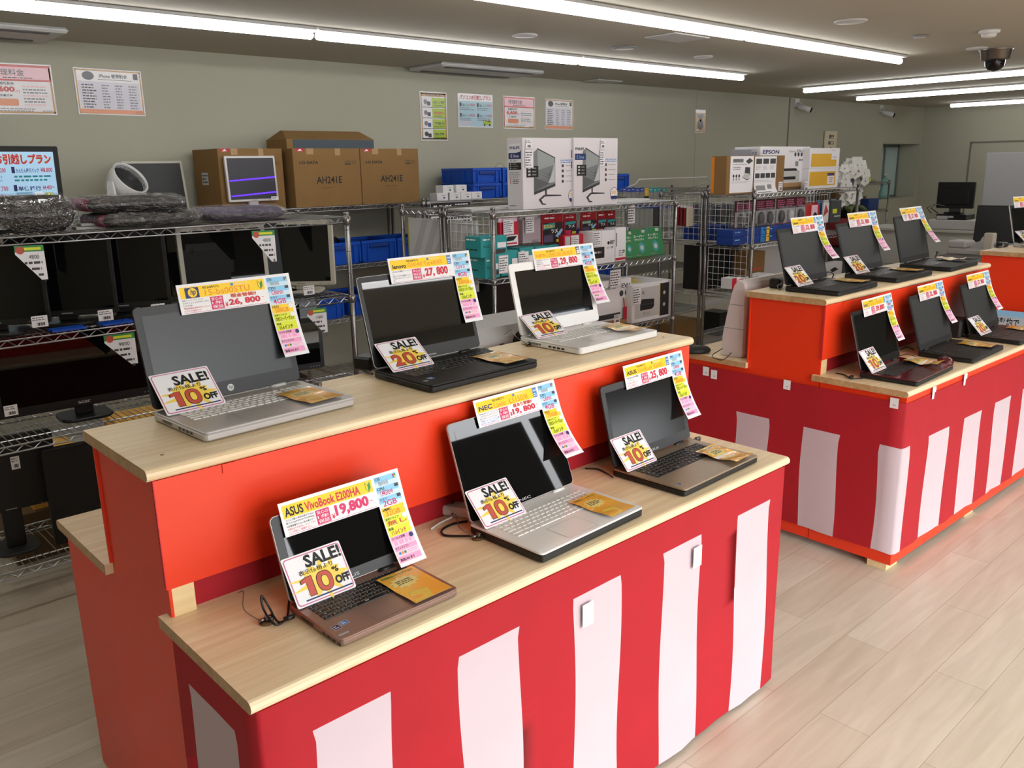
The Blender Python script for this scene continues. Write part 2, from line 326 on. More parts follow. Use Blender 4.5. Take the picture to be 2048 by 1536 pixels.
# ceiling fittings
for i,(x,y,r,c,l) in enumerate(((3.79,3.95,.075,'lgrey','round ceiling vent cover between the two lamp rows, first from the left'),(4.73,3.96,.085,'grey','round ceiling vent cover between the lamp rows, middle one'),(5.61,3.94,.07,'lgrey','round ceiling vent cover between the lamp rows, last one'),
     (4.94,2.48,.09,'lgrey','large round ceiling cover right of the second lamp row'),(5.9,2.49,.055,'grey','small grey round ceiling cap near the smoke detector'),(6.88,2.49,.07,'lgrey','flat round ceiling cover beside the dome camera'))):
    f=MB(); f.lathe([(r*.9,-.012),(r,-.008),(r,-.0005)],c,n=24); f.lathe([(.001,-.0135),(r*.7,-.0135),(r*.72,-.012)],'lgrey',n=24)
    o=f.build('ceiling_vent',loc=(x,y,CH),origin=False); tag(o,l,'vent',group='round ceiling covers')
def cassette(x0,y0,x1,y1,l):
    t=thing('air_conditioner',l,'air conditioner',((x0+x1)/2,(y0+y1)/2,CH)); hx=(x1-x0)/2; hy=(y1-y0)/2
    f=MB(); f.box(-hx,-hy,-.03,hx,hy,-.0005,'lgrey',ch=.012); f.build('panel',t)
    f=MB(); f.box(-hx*.85,-hy*.8,-.034,hx*.85,-hy*.62,-.0302,'dgrey'); f.box(-hx*.85,hy*.62,-.034,hx*.85,hy*.8,-.0302,'dgrey'); f.build('louver',t)
cassette(4.2,5.27,5.28,5.70,'flat white ceiling air conditioner above the green poster')
cassette(.45,5.22,1.6,5.66,'flat white ceiling air conditioner above the laminated price posters')
f=MB(); f.box(4.46,3.34,CH-.008,4.82,3.58,CH-.0005,'lgrey',ch=.003); tag(f.build('access_panel'),'square ceiling access panel between lamp row and round vents','panel')
f=MB(); f.box(6.2,5.5,CH-.012,6.55,5.68,CH-.0005,'lgrey',ch=.004); tag(f.build('access_panel'),'narrow ceiling grille close to the wall past the posters','panel')
t=thing('smoke_detector','white round smoke detector on the ceiling above the dome camera','smoke detector',(6.03,2.12,CH))
f=MB(); f.lathe([(.02,-.045),(.04,-.04),(.045,-.02)],'wh',n=20); f.build('sensor',t)
f=MB(); f.lathe([(.05,-.02),(.06,-.016),(.062,-.0005)],'wh',n=24); f.build('base',t)
t=thing('dome_camera','silver dome security camera with dark bubble on the ceiling','camera',(7.12,2.44,CH))
f=MB(); f.lathe([(.085,-.075),(.095,-.07),(.105,-.008),(.118,-.0005)],'post',n=24); f.build('housing',t)
f=MB(); f.lathe([(.008,-.152),(.04,-.144),(.062,-.118),(.07,-.078),(.07,-.074)],mat('dark_dome','#0c0c0e',.08),n=20); f.build('bubble',t)
def bullet(x,l):
    t=thing('wall_camera',l,'camera',(x,YB,2.27))
    f=MB(); f.box(-.05,-.012,.02,.05,-.0005,.12,'wh'); f.tube([(0,-.012,.07),(0,-.06,.05)],.012,'wh'); f.build('bracket',t)
    f=MB(); f.tube([(-.02,-.03,.03),(.06,-.16,-.02)],.034,'wh',n=12); f.build('body',t)
    f=MB(); f.tube([(.06,-.16,-.02),(.07,-.175,-.026)],.03,'blk',n=12); f.build('lens',t)
bullet(10.2,'small white bullet camera on the wall seam above the sheet covered box'); bullet(12.55,'small white bullet camera high on the wall left of the window')

# ---------------------------------------------------------------- stepped display counters
def board(mb,x0,y0,x1,y1,z,front=-1):
    """25 mm pine board with a rounded nose on the long free edge"""
    y=(y0,y1); n=[]
    def prof(x):
        if front<0: p=[(y1,z-.025),(y1,z)]+[(y0+.0125-.0125*math.sin(R(a)),z-.0125+.0125*math.cos(R(a))) for a in range(0,181,30)]
        else: p=[(y0,z-.025)]+[(y1-.0125+.0125*math.sin(R(a)),z-.0125-.0125*math.cos(R(a))) for a in range(0,181,30)]+[(y0,z)]
        return [(x,a,c) for a,c in (reversed(p) if front<0 else p)]
    a=prof(x0); c=prof(x1); k=len(a)
    mb.add(a+c,[(i,(i+1)%k,k+(i+1)%k,k+i) for i in range(k)],'pine')
    mb.add(a,[tuple(reversed(range(k)))],'pine_e'); mb.add(c,[tuple(range(k))],'pine_e')
def counter(label,loc,rot,L,extra_post=True,low=.765,high=1.085,up0=.375,up1=.725,dep=1.10):
    t=thing('display_counter',label,'counter',loc,rot)
    for (y0,y1,z,fr) in ((0,up0+.03,low,-1),(up0-.012,up1+.012,high,-1),(up1,dep,low,1)):
        f=MB(); board(f,0,y0,L,y1,z,fr); 
        if z>1: 
            for x in (.06,L-.06): f.lathe([(.004,0),(.004,.0004)],'card',n=8,o=(x,.44,z))
        f.build('tabletop',t)
    for x in (.018,L-.024):                                           # stepped end panels of corrugated plastic
        f=MB(); pts=[(up0+.004,.03),(dep-.012,.03),(dep-.012,low-.026),(up1,low-.026),(up1,high-.026),(up0+.004,high-.026)]
        n=len(pts); f.add([(x,y,z) for y,z in pts]+[(x+.006,y,z) for y,z in pts],[tuple(range(n)),tuple(reversed(range(n,2*n)))]+[(i,n+i,n+(i+1)%n,(i+1)%n) for i in range(n)],'orange'); f.build('end_panel',t)
    f=MB(); f.box(.012,up0-.004,low+.065,L-.012,up0+.003,high-.026,'orange'); f.build('front_panel',t)
    f=MB(); 
    for k in range(46): f.box(.011,up0-.0045,low+.07+k*.005,.0135,up0-.0035+.007,low+.0725+k*.005,'red')
    f.build('panel_edge',t)
    f=MB(); f.box(.012,up1-.003,low+.002,L-.012,up1+.003,high-.026,'orange'); f.build('back_panel',t)
    f=MB(); f.box(.03,up0+.02,low,L-.03,up0+.03,high-.026,'redcloth'); f.build('inner_lining',t)
    for x in (.024,L-.069): f=MB(); f.box(x,up0+.0035,low,x+.045,up0+.0195,high-.026,'batten'); f.build('wooden_post',t)
    f=MB(); f.box(.016,.012,.03,L-.016,.018,low-.026,'orange'); f.box(.016,.018,.03,.022,up0,low-.026,'orange'); f.box(L-.022,.018,.03,L-.016,up0,low-.026,'orange'); f.build('base_panel',t)
    for x in (.02,L/2-.05,L-.12):
        for y in (.03,up0+.2,dep-.1):
            f=MB(); f.box(x,y,.0005,x+.1,y+.08,.03,'batten'); f.build('foot_block',t)
    f=MB(); f.box(.15,up0-.0065,high-.045,.18,up0-.0042,high-.026,'orange'); f.build('tape',t)
    return t
CA=(.515,1.222,0); CB=(3.245,1.283,0); RB=R(-1.3)
ctA=counter('long stepped pine counter in front carrying six laptops, orange panels','' or CA,0,1.745)
ctB=counter('stepped pine counter to the right carrying six dark laptops, white tapes on its cloth',CB,RB,1.72)
ctC=counter('orange stepped counter cut by the right picture edge, carrying one silver laptop',(5.60,1.15,0),R(-2),1.7)

def curtain(name,label,parent_loc,rot,path,z0,z1,stripes,top,botw):
    """cloth following a path round the counter; stripes = [(s0,s1)] along the path; a band of red stays above"""
    t=thing(name,label,'curtain',parent_loc,rot)
    L=[0]
    for a,c in zip(path,path[1:]): L.append(L[-1]+math.hypot(c[0]-a[0],c[1]-a[1]))
    cuts=sorted(set([0,L[-1]]+[v for s in stripes for v in s]+L+[L[-1]*i/40 for i in range(41)]))
    def pos(s):
        for k in range(len(path)-1):
            if s<=L[k+1]+1e-9:
                q=(s-L[k])/(L[k+1]-L[k]); a,c=path[k],path[k+1]; dx,dy=(c[0]-a[0])/(L[k+1]-L[k]),(c[1]-a[1])/(L[k+1]-L[k])
                return a[0]+dx*(s-L[k]),a[1]+dy*(s-L[k]),dx,dy
    zs=[z0+(z1-z0)*i/26 for i in range(27)]
    zt=min(range(27),key=lambda i:abs(zs[i]-top)); zs[zt]=top
    ed=[v for s in stripes for v in s]
    f=MB(); vs=[]; 
    for j,z in enumerate(zs):
        hang=(z1-z)/(z1-z0)
        for s in cuts:
            s2=s
            if s in ed and hang>.1: s2=s+.006*math.sin(z*9+s*31)*(1 if z<top else 0)
            s2=min(max(s2,0),L[-1]); x,y,dx,dy=pos(s2)
            o=.004+.0035*hang*(1+math.sin(s*17+z*2.2))+.002*hang*math.sin(s*41+z*5)
            vs.append((x+dy*o,y-dx*o,z))
    n=len(cuts); fr=[];fw=[]
    for j in range(26):
        for i in range(n-1):
            mid=(cuts[i]+cuts[i+1])/2; wq=any(a<mid<c for a,c in stripes) and zs[j]<top-1e-6
            (fw if wq else fr).append((j*n+i,j*n+i+1,(j+1)*n+i+1,(j+1)*n+i))
    f.add(vs,fr,'redcloth',True)
    k=len(f.v); f.add(vs,fw,'pinkwhite',True)
    f.build('cloth',t)
    return t
# front counter: from the left end (back to front), along the front, round the right end
xl,xr=.015,1.73; yb=.372; SA=[]
sideA=yb; front0=yb+.0
def sA(x): return yb-.0+(x-.515)-0
offA=yb
strA=[(offA+v-.53,offA+w-.53) for v,w in ((.615,.785),(.956,1.128),(1.30,1.47),(1.639,1.809),(1.986,2.161))]
strA=[(offA-(1.545-1.234),offA-(1.341-1.234))]+strA+[(offA+1.715+.1,offA+1.715+.27)]
cuA=curtain('striped_curtain','red and white striped ceremonial cloth around the front laptop counter',CA,0,[(xl,yb),(xl,.012),(xr,.012),(xr,yb)],.012,.738,strA,.652,0)
for (x,z) in ((.838,.60),(1.278,.598)):
    f=MB(face_m((x,-.0015,z),*FRONT)); f.rect(-.019,-.03,.019,.03,'white',.0004); f.build('tape',cuA)
pathB=[(.015,1.09),(.015,.012),(1.705,.012),(1.705,.37)]
def sB(y): return 1.09-(y-1.283)
strB=[(1.09-(2.05-1.283)-.0,1.09-(1.881-1.283)),(1.09-(1.714-1.283),1.09-(1.548-1.283)),(1.09-(1.381-1.283),1.078+.06)]+[(1.078+v-3.26,1.078+w-3.26) for v,w in ((3.496,3.689),(3.852,4.041),(4.206,4.397),(4.555,4.74))]
cuB=curtain('striped_curtain','red and white striped ceremonial cloth around the right counter, fixed with white tapes',CB,RB,pathB,.08,.715,strB,.531,0)
for y,z in ((.94,.69),(.895,.682),(.52,.70),(.055,.71)):
    f=MB(face_m((-.0005+.0085,y,z),*LEFT)); f.rect(-.017,-.021,.017,.021,'white',.0006); f.rect(-.004,-.009,.006,-.006,'grey',.0009); f.build('tape',cuB)
for x in (.24,.55):
    f=MB(face_m((x,.0035,.722),*FRONT)); f.rect(-.012,-.03,.008,.022,'white',.0006); f.rect(.004,-.004,.02,.02,'white',.0007); f.build('tape',cuB)
# ---------------------------------------------------------------- laptops
def keyboard(mb,x0,y0,x1,y1,z,m,num=True,lab=None):
    rows=6; kh=(y1-y0)/rows
    def key(a,c,r,h=1.0):
        ya=y0+r*kh; g=.0013
        mb.add([(a+g,ya+g,z),(c-g,ya+g,z),(c-g,ya+kh*h-g,z),(a+g,ya+kh*h-g,z),(a+g+.001,ya+g+.001,z+.0017),(c-g-.001,ya+g+.001,z+.0017),(c-g-.001,ya+kh*h-g-.001,z+.0017),(a+g+.001,ya+kh*h-g-.001,z+.0017)],
               [(4,5,6,7),(0,1,5,4),(1,2,6,5),(2,3,7,6),(3,0,4,7)],m)
        if lab: mb.rect(a+(c-a)*.3,ya+kh*.5,a+(c-a)*.42,ya+kh*.72,lab,z+.0019)
    xm = x0+(x1-x0)*(.8 if num else 1.0); W0=xm-x0
    pats=[[1.25,1.2,1.2,1.2,4.6,1.2,1.2,1.1,1,1,1],[2.2]+[1]*10+[1.3,1],[1.75]+[1]*12+[.9],[1.5]+[1]*12+[1.2],[1]*13+[1.5],[1]*15]
    for r,p in enumerate(pats):
        s=sum(p); a=x0
        for wd in p: key(a,a+W0*wd/s,r,.8 if r==5 else 1); a+=W0*wd/s
    if num:
        k=(x1-xm-.004)/4
        for r in range(6):
            for c in range(4): key(xm+.004+c*k,xm+.004+(c+1)*k,r,.8 if r==5 else 1)
def LIDM(l): return l['M'] @ Matrix.Translation((0,l['d']-.012,l['t'])) @ Matrix.Rotation(-l['tilt'],4,'X') @ Matrix.Rotation(R(90),4,'X')
# lid frame: x along the width, y up the lid, z towards the user
LAP={}
def laptop(key,label,FL,z,ang,w,d,lid,tilt,t=.021,body='blk',deck=None,keys='blk',back='blk',bezel='blk',screen='scr',bz=(.016,.016,.022,.03),num=True,lab='lgrey',kb=None,pad=True,badge=None,sticker=None,hinge='blk',rim=None,ports='dgrey',logo=None):
    deck = deck or body
    root=thing('laptop',label,'laptop',(FL[0],FL[1],z),R(ang),'laptops on the display counters')
    l=dict(w=w,d=d,t=t,tilt=R(tilt),lid=lid,M=Matrix.Translation((FL[0],FL[1],z+.002))@Matrix.Rotation(R(ang),4,'Z'),z=z); LAP[key]=l
    zb=.002
    f=MB(); f.slab(0,0,w,d,zb,zb+t*.78,.012,body,.003)
    for x in (.03,w-.05):
        for y in (.02,d-.03): f.lathe([(.006,0),(.006,zb+.001)],'blk',n=8,o=(x+.01,y,0))
    bs=f.build('base',root)
    f=MB(); f.slab(0,0,w,d,zb+t*.78,zb+t,.012,deck,.0012); dk=f.build('deck',root)
    top=zb+t
    k0=kb or (.028,d*.42,w-.028,d-.045)
    f=MB(); keyboard(f,*k0,top+.0001,keys,num,lab); f.build('keyboard',dk)
    if pad:
        c=w*(.42 if num else .5); f=MB(face_m((c-.052,.012,top),*TOP)); f.rect(0,0,.104,d*.42-.03,deck,.0003)
        for e in ((0,0,.104,.0007),(0,d*.42-.0307,.104,d*.42-.03),(0,0,.0007,d*.42-.03),(.1033,0,.104,d*.42-.03),(.0517,0,.0523,.014)): f.rect(*e,'grey',.0005)
        f.build('touchpad',dk)
    f=MB()                                                             # sockets along the left side
    x0=-.0004
    f.M=face_m((x0,d-.03,zb+t*.25),*LEFT)
    if ports!='none':
        for i in range(9): f.rect(.022+i*.0052,.0,.025+i*.0052,.007,'blk',.0003)
        f.build('vent_grille',bs)
        for i in range(4):
            f=MB(face_m((x0,d-.03,zb+t*.25),*LEFT)); f.rect(.10+i*.018,.0,.112+i*.018,.0055,'blk',.0003); f.build('socket',bs)
    LM=Matrix.Translation((0,d-.012,top))@Matrix.Rotation(-R(tilt),4,'X')@Matrix.Rotation(R(90),4,'X')
    f=MB(LM); f.slab(0,.004,w,lid,-.0075,-.0015,.012,back,.0015); lidp=f.build('lid',root)
    f=MB(LM)
    if rim: f.slab(0,.004,w,lid,-.0018,-.0004,.012,rim,.0004)
    e=.0012 if rim else 0
    f.slab(e,.004+e,w-e,lid-e,-.0016,0,.011,bezel,.0004)
    f.build('bezel',lidp)
    f=MB(LM); L_,R_,T_,B_=bz; f.rect(L_,.004+B_,w-R_,lid-T_,screen,.0005)
    sc=f.build('screen',lidp)
    f=MB(LM); f.lathe([(.002,-.002),(.002,.002)],'dgrey',n=10,o=(w/2,lid-.009,.0002)); f.build('webcam',lidp)
    for x in (w*.12,w*.88-.04):
        f=MB(); f.tube([(x,d-.012,top),(x+.04,d-.012,top)],.0055,hinge,n=10); f.build('hinge',root)
    if badge:
        f=MB(LM)
        if badge=='hp':
            f.disc(w/2,.020,.0085,'lgrey',.0006); f.T('hp',w/2-.0045,.0150,w/2+.0045,.0255,'blk',.0009,slant=.25)
        else: f.T(badge,w/2-.02,.010,w/2+.022,.0165,'lgrey',.0006)
        tag(f.build('maker_logo',lidp),'pale maker mark under the screen')
    if sticker:
        for i,(x,y,sw,sh,c) in enumerate(sticker):
            f=MB(face_m((x,y,top),*TOP)); f.rect(0,0,sw,sh,'lgrey' if c!='lgrey' else 'grey',.0003); f.rect(.0012,.0012,sw-.0012,sh-.0012,c,.0005); f.lines(.003,.003,sw-.003,sh-.003,2,'white' if c!='lgrey' else 'dgrey',.0007); f.build('sticker',dk)
    return l
mat('dim_screen','#0d0f10',.16,spec=.5)
laptop('hp','silver laptop with white keys and charcoal matt screen, nearest on the upper tier',(.667,1.668),1.085,3.0,.380,.250,.236,13,body='silver',deck='silver',keys='wh',lab=None,back='blkm',bezel='scrm2',screen='scrm',bz=(.017,.017,.02,.034),badge='hp',hinge='lgrey')
laptop('len','black laptop with glossy screen and silver rim, middle of the upper tier',(1.236,1.640),1.085,1.5,.384,.250,.252,15,body='blk',deck='blkm',back='blk',bezel='blk',rim='lgrey',bz=(.014,.014,.016,.036),badge='lenovo',sticker=[(.036,.05,.018,.018,'blue'),(.012,.04,.014,.012,'lgrey')])
laptop('fuj','white laptop with white keyboard beside the right end of the upper tier',(1.812,1.668),1.085,1.0,.378,.262,.232,14,body='glossw',deck='glossw',keys='wh',lab=None,back='glossw',bezel='glossw',bz=(.022,.022,.025,.04),hinge='glossw')
laptop('e200','small rose gold laptop with black keys, nearest on the lower tier',(.715,1.262),.765,.4,.286,.194,.182,20,t=.016,body='rose',deck='rose',keys='blk',back='silver',bezel='dgrey',rim='silver',bz=(.02,.02,.018,.024),num=False,badge='ASUS',sticker=[(.012,.036,.016,.018,'navy'),(.031,.043,.018,.015,'blue'),(.006,.012,.024,.008,'lgrey')],kb=(.018,.082,.268,.165))
laptop('nec','glossy black screened laptop with white keyboard, middle of the lower tier',(1.224,1.242),.765,1.9,.375,.246,.250,19,t=.024,body='blk',deck='glossw',keys='glossw',lab='lgrey',back='silver',bezel='scr',rim='silver',screen='scr',bz=(.018,.018,.02,.036),badge='NEC',hinge='glossw')
laptop('x540','champagne laptop with black keys and black lid, far end of the lower tier',(1.770,1.252),.765,1.8,.381,.250,.238,14,body='blk',deck='gold',keys='blk',back='blkm',bezel='dgrey',screen=_M['dim_screen'],bz=(.018,.018,.02,.03),badge='ASUS',sticker=[(.012,.03,.02,.015,'navy')])
laptop('b1','matt black laptop nearest on the upper tier of the right counter',(3.362,1.647),1.085,1.5,.378,.248,.248,15,body='blkm',back='blkm',bezel='blkm',screen=mat('dark_screen','#2a2c2d',.5),bz=(.014,.014,.016,.026))
laptop('b2','matt black laptop in the middle of the right counter upper tier',(3.905,1.643),1.085,-.5,.385,.258,.242,17,body='blkm',back='blkm',bezel='blkm',screen=_M['dark_screen'],bz=(.014,.014,.016,.026))
laptop('b3','matt black laptop at the far end of the right counter upper tier',(4.462,1.616),1.085,2.0,.39,.26,.246,14,body='blkm',back='blkm',bezel='blkm',screen=_M['dark_screen'],bz=(.014,.014,.016,.026))
laptop('red','dark red laptop nearest on the right counter lower tier',(3.345,1.292),.765,1.6,.39,.235,.250,15,body='blkm',deck='red_l',back='red_l',bezel='blk',screen=_M['dim_screen'],bz=(.014,.014,.016,.03),badge=None)
laptop('b5','black laptop in the middle of the right counter lower tier',(3.898,1.282),.765,.8,.39,.238,.253,17,body='blkm',back='blkm',bezel='blkm',screen=_M['dark_screen'],bz=(.014,.014,.016,.026),sticker=[(.3,.03,.03,.008,'lgrey')])
laptop('b6','brownish black laptop beside the wireless contract sign, lower tier of the right counter',(4.440,1.262),.765,-.4,.39,.24,.248,17,body='blkm',deck=mat('dark_brown_deck','#2a2120',.5),back='blkm',bezel='blkm',screen=_M['dark_screen'],bz=(.014,.014,.016,.026))
laptop('c1','silver edged laptop on the orange counter at the right picture edge',(5.94,1.575),1.085,-8,.37,.25,.24,14,body='silver',deck='silver',keys='wh',lab=None,back='silver',bezel='blk',rim='silver',screen=_M['dim_screen'])

# ---------------------------------------------------------------- price cards: L shaped A4 prints clipped to the lids
def price_card(key,label,brand,model,price,warr,cpu,hdd,badge,du=.105,dw=.042,special=None,year='2018年モデル',brandm='black',modelm='orng',curl=.028,inch='15.6インチ',drive='DVDスーパーマルチ',lean=.0,name_w=.2,W_=.297,H_=.21,os='Windows10 Home 64bit',big=False,rows=4,warr_m='mag',desc=('black','red'),txt=('Windows10 搭載','ノートパソコン','人気の15.6型ワイド','オススメ商品です!')):
    l=LAP[key]; L=MB(LIDM(l)); bh,sw=.070,.070
    x0=du; y0=l['lid']+dw-H_
    def fn(x,y,z):
        tt=max(0,(H_-bh*.9)-y)/(H_-bh*.9); c=curl*tt*tt
        return (x0+x+.10*c, y0+y, z+.006+c+lean*(y-H_+bh))
    L.fn=fn
    L.rect(0,H_-bh,W_,H_,'white',0); L.rect(W_-sw,0,W_,H_-bh,'white',0)
    L.rect(0,H_-bh,W_,H_,'white',-.0006); L.rect(W_-sw,0,W_,H_-bh,'white',-.0006)
    bx=W_-sw-.002
    L.rect(.006,H_-.034,bx-.002,H_-.007,'yellow',.0003)
    if brand=='hp':
        L.rect(.018,H_-.0335,.052,H_-.009,'navy',.0006); L.disc(.036,H_-.0212,.0112,'yellow',.0009); L.T('hp',.0295,H_-.030,.0425,H_-.0125,'navy',.0012,.02,.2)
        L.T('中古 '+year,.062,H_-.0155,.104,H_-.009,'black',.0006,.02)
        L.T('Windows 10',.145,H_-.0145,.178,H_-.0095,'white',.0006); L.rect(.134,H_-.0155,.1405,H_-.009,'blue',.0006)
        L.T(model,.066,H_-.0315,.182,H_-.0175,modelm,.0006)
    elif big:
        L.T(brand,.010,H_-.031,.052,H_-.012,brandm,.0006,.03); L.T(model,.056,H_-.031,.19,H_-.012,modelm,.0006,.03)
    else:
        L.T(brand,.012,H_-.0305,.058,H_-.0185,brandm,.0006,.03)
        L.T('中古 '+year,.062,H_-.0155,.104,H_-.009,'black',.0006,.02)
        L.rect(.134,H_-.0155,.1405,H_-.009,'blue',.0006); L.T('Windows 10',.145,H_-.0145,.178,H_-.0095,'white',.0006)
        L.T(model,.064,H_-.0315,.064+name_w*.62,H_-.018,modelm,.0006)
    u=bx-.020
    if badge=='leaf':
        L.poly([(u,H_-.010),(u+.0065,H_-.0165),(u+.0065,H_-.0325),(u,H_-.024)],'green',.0006); L.poly([(u+.001,H_-.013),(u+.0057,H_-.0175),(u+.0057,H_-.030),(u+.001,H_-.0235)],'yellow',.0009)
        L.poly([(u+.013,H_-.010),(u+.0065,H_-.0165),(u+.0065,H_-.0325),(u+.013,H_-.024)],'green',.0006)
    elif badge=='intel':
        L.rect(u+.002,H_-.033,u+.017,H_-.008,'blue',.0006); L.T('intel',u+.004,H_-.018,u+.015,H_-.011,'white',.0009,.02); L.lines(u+.004,H_-.031,u+.015,H_-.021,2,'white',.0009,rag=.1)
    elif badge=='AMD':
        L.rect(u+.001,H_-.033,u+.018,H_-.007,'black',.0006); L.T('AMD',u+.003,H_-.016,u+.016,H_-.010,'white',.0009,.02); L.rect(u+.003,H_-.031,u+.016,H_-.018,'white',.0009); L.T('E1',u+.005,H_-.026,u+.012,H_-.021,'grey',.0012)
    # description, warranty, price
    yb=H_-bh
    n_=len(txt); hh=.031/n_
    for i,s in enumerate(txt): L.T(s,.008,yb+.035-(i+1)*hh+hh*.18,.008+min(.064,.0046*len(s)),yb+.035-i*hh-hh*.1,desc[0] if i<n_-2 else desc[1],.0006)
    L.rect(.076,yb+.004,.108,yb+.034,warr_m,.0006)
    for i,s in enumerate(warr): L.T(s,.0785,yb+.0245-i*.0092,.1055,yb+.0325-i*.0092,'white',.0009,.006)
    ty=yb+.033
    if special: L.T(special,.128,yb+.0255,.196,yb+.0355,'orng',.0006,.035); L.T(special,.128,yb+.0255,.196,yb+.0355,'red',.0009,.008); ty=yb+.0235
    L.T('¥',.111,yb+.006,.119,yb+.017,'red',.0006,.02)
    L.T(price,.121,yb+.0055,.205,ty,'mag' if big else 'red',.0006,.045)
    L.rect(.209,yb+.018,.215,yb+.0192,'red',.0006)
    L.rect(.008,yb+.0022,bx-.003,yb+.003,'rosebd',.0006)
    # specification strip
    a,c=W_-sw+.003,W_-.008; v=H_-.007
    seg=[('OS',os,'sky','greyp',.0225,.024),('CPU',cpu,'sky','mag',.0235,.03),('メモリ','2GB' if big else '4GB','sky','mag',.0235,.034),('eMMC' if big else 'HDD',hdd,'yellow','orng',.022,.036),('光学ドライブ',drive,'lime','red' if big else 'black',.022,.046),('液晶',inch,'lime','red' if big else 'black',.022,.036),('ウイルス対策','■■■■■',  'pink','lpink',.0225,.036),('オフィスソフト','■ ■ ■','pink','rosebd',.0225,.02),('無線LAN あり','','pink','black',.014,0)]
    for nm,val,bgm,tm,h,tw in seg:
        L.rect(a,v-h+.0006,c,v,bgm,.0003)
        if bgm=='sky': L.rect(a,v-h+.0006,c,v-h*.55,'skyl',.0005)
        if bgm=='pink' and h>.02: L.rect(a,v-h+.0006,c,v-h*.45,'lpink',.0005)
        if not val: L.T(nm,a+.003,v-h+.003,a+.040,v-.004,'black',.0009,.015)
        else:
            L.T(nm,a+.002,v-.0075,a+.004+.0055*min(len(nm),6),v-.0015,'black',.0009,.01)
            if nm=='オフィスソフト':
                for i,mm in enumerate(('blue','orng','green')): L.rect(a+.006+i*.007,v-h+.004,a+.0115+i*.007,v-h+.0095,mm,.0009)
                L.lines(a+.03,v-h+.003,c-.002,v-.012,2,'pink',.0009)
            elif nm=='ウイルス対策': L.lines(a+.004,v-h+.002,c-.004,v-.010,1,'pink',.0009,.8,.0); L.disc(c-.006,v-.007,.0055,'navy',.0009)
            else: L.T(val,a+.008 if tw<.04 else a+.004,v-h+.0025,min(a+.010+tw,c-.002),v-.0085,tm,.0009,.012 if tm!='greyp' else 0)
            if nm in ('CPU','メモリ'): L.rect(c-.011,v-.008,c-.001,v-.001,'dgrey',.0009)
            if nm=='HDD' or nm=='光学ドライブ': L.disc(c-.006,v-.006,.006,'white',.0009)
            if nm=='OS':
                for i,mm in enumerate(('red','green','blue','yellow')): L.rect(c-.010+(i%2)*.0042,v-.0062-(i//2)*.0042,c-.0062+(i%2)*.0042,v-.0024-(i//2)*.0042,mm,.0009)
        v-=h
    o=L.build('price_card'); tag(o,label,'price card','L shaped price cards on the laptop lids')
    f=MB(LIDM(l)); f.box(du+.03,l['lid']-.02,-.009,du+.045,l['lid']+.002,.005,'bag'); tag(f.build('card_clip'),'clear clip holding the '+label.split(' on ')[0],'clip',group='clear clips on the laptop lids')
W3=('安心の','1年','保証')
price_card('hp','price card reading 15-bs005TU and 26,800 on the silver laptop','hp','15-bs005TU','26, 800',W3,'Celeron','500GB','leaf',.107,.040,'現金特価!!',curl=.02,txt=('HPノートパソコン!!','スタイリッシュなデザインがい','いですね♪','現金特価の高年式パソコン!!','オススメ商品です!'))
price_card('len','price card reading G50-80 and 27,800 on the silver rimmed black laptop','lenovo','G50-80 Type80E5','27, 800',('安心の','365日','保証'),'Core i3','500GB','intel',.107,.040,curl=.012,lean=.05,desc=('black','black'),txt=('Windows10 搭載ノートパソコ','ン','SSDドライブも搭載したシン','プルなスタンダードノートで','す。'))
price_card('fuj','price card reading LIFEBOOK and 29,800 on the white laptop','FUJITSU','LIFEBOOK AH30/X','29, 800',W3,'AMD E1','500GB','AMD',.110,.038,brandm='orng',curl=.03,txt=('大人気富士通ノートパソコン','人気のホワイト','※特価品です♪','DVDドライブ搭載 大画面','ノートパソコン!'))
price_card('e200','price card reading VivoBook E200HA and 19,800 on the rose gold laptop','ASUS','VivoBook E200HA','19,800',W3,'1.44GHz×4','32GB','leaf',.022,.022,big=True,modelm='red',drive='無し',inch='11.6インチ',curl=.022,rows=5,desc=('black','red'),txt=('スリムで軽い!本体は厚さ17.5mm','軽さは1kgを切るわずか約980g','※記憶容量が少ない為大量のデー','タ保存はできません。ネットブラウ','ジング用にご使用下さい。'))
price_card('nec','price card reading Lavie LS150/R and 19,800 on the white keyed laptop','NEC','Lavie  LS150/R','19, 800',W3,'Celeron','750GB','intel',.094,.040,'訳あり特価!!',brandm='navy',curl=.04,desc=('dgrey','blue'),txt=('Windows10 クリーンインスト','ールモデル スッキリしていて','使いやすいノートパソコン!','※天板に キーボードなどに傷','あり為、安心の特価です!!'))
price_card('x540','price card reading VivoBook and 25,800 on the champagne laptop','ASUS','VivoBook X540S','25, 800',W3,'Celeron','500GB','intel',.108,.042,curl=.03)
price_card('b1','price card reading ideapad V310 and 33,800 on the nearest upper laptop','Lenovo','ideapad V310','33, 800',W3,'Celeron','500GB','intel',.125,.042,curl=.045)
price_card('b2','price card reading ideapad and 33,800 on the middle upper laptop','Lenovo','ideapad 320','33, 800',W3,'Celeron','500GB','intel',.118,.044,curl=.034)
price_card('b3','price card reading 37,800 leaning forward on the far upper laptop','Lenovo','ideapad 320','37, 800',W3,'Core i3','500GB','intel',.105,.040,curl=.03,lean=-.2)
price_card('red','price card reading NS150E and 39,800 on the dark red laptop','NEC','NS150E','39,800',W3,'Celeron','1TB','intel',.098,.037,curl=.025,brandm='navy')
price_card('b5','price card reading ideapad and 32,800 on the middle lower laptop','Lenovo','ideapad 320','32, 800',W3,'Celeron','500GB','intel',.096,.036,curl=.03)
price_card('b6','price card reading ideapad and 37,800 beside the wireless contract sign','Lenovo','ideapad 330','37, 800',W3,'Celeron','500GB','intel',.08,.042,curl=.032)
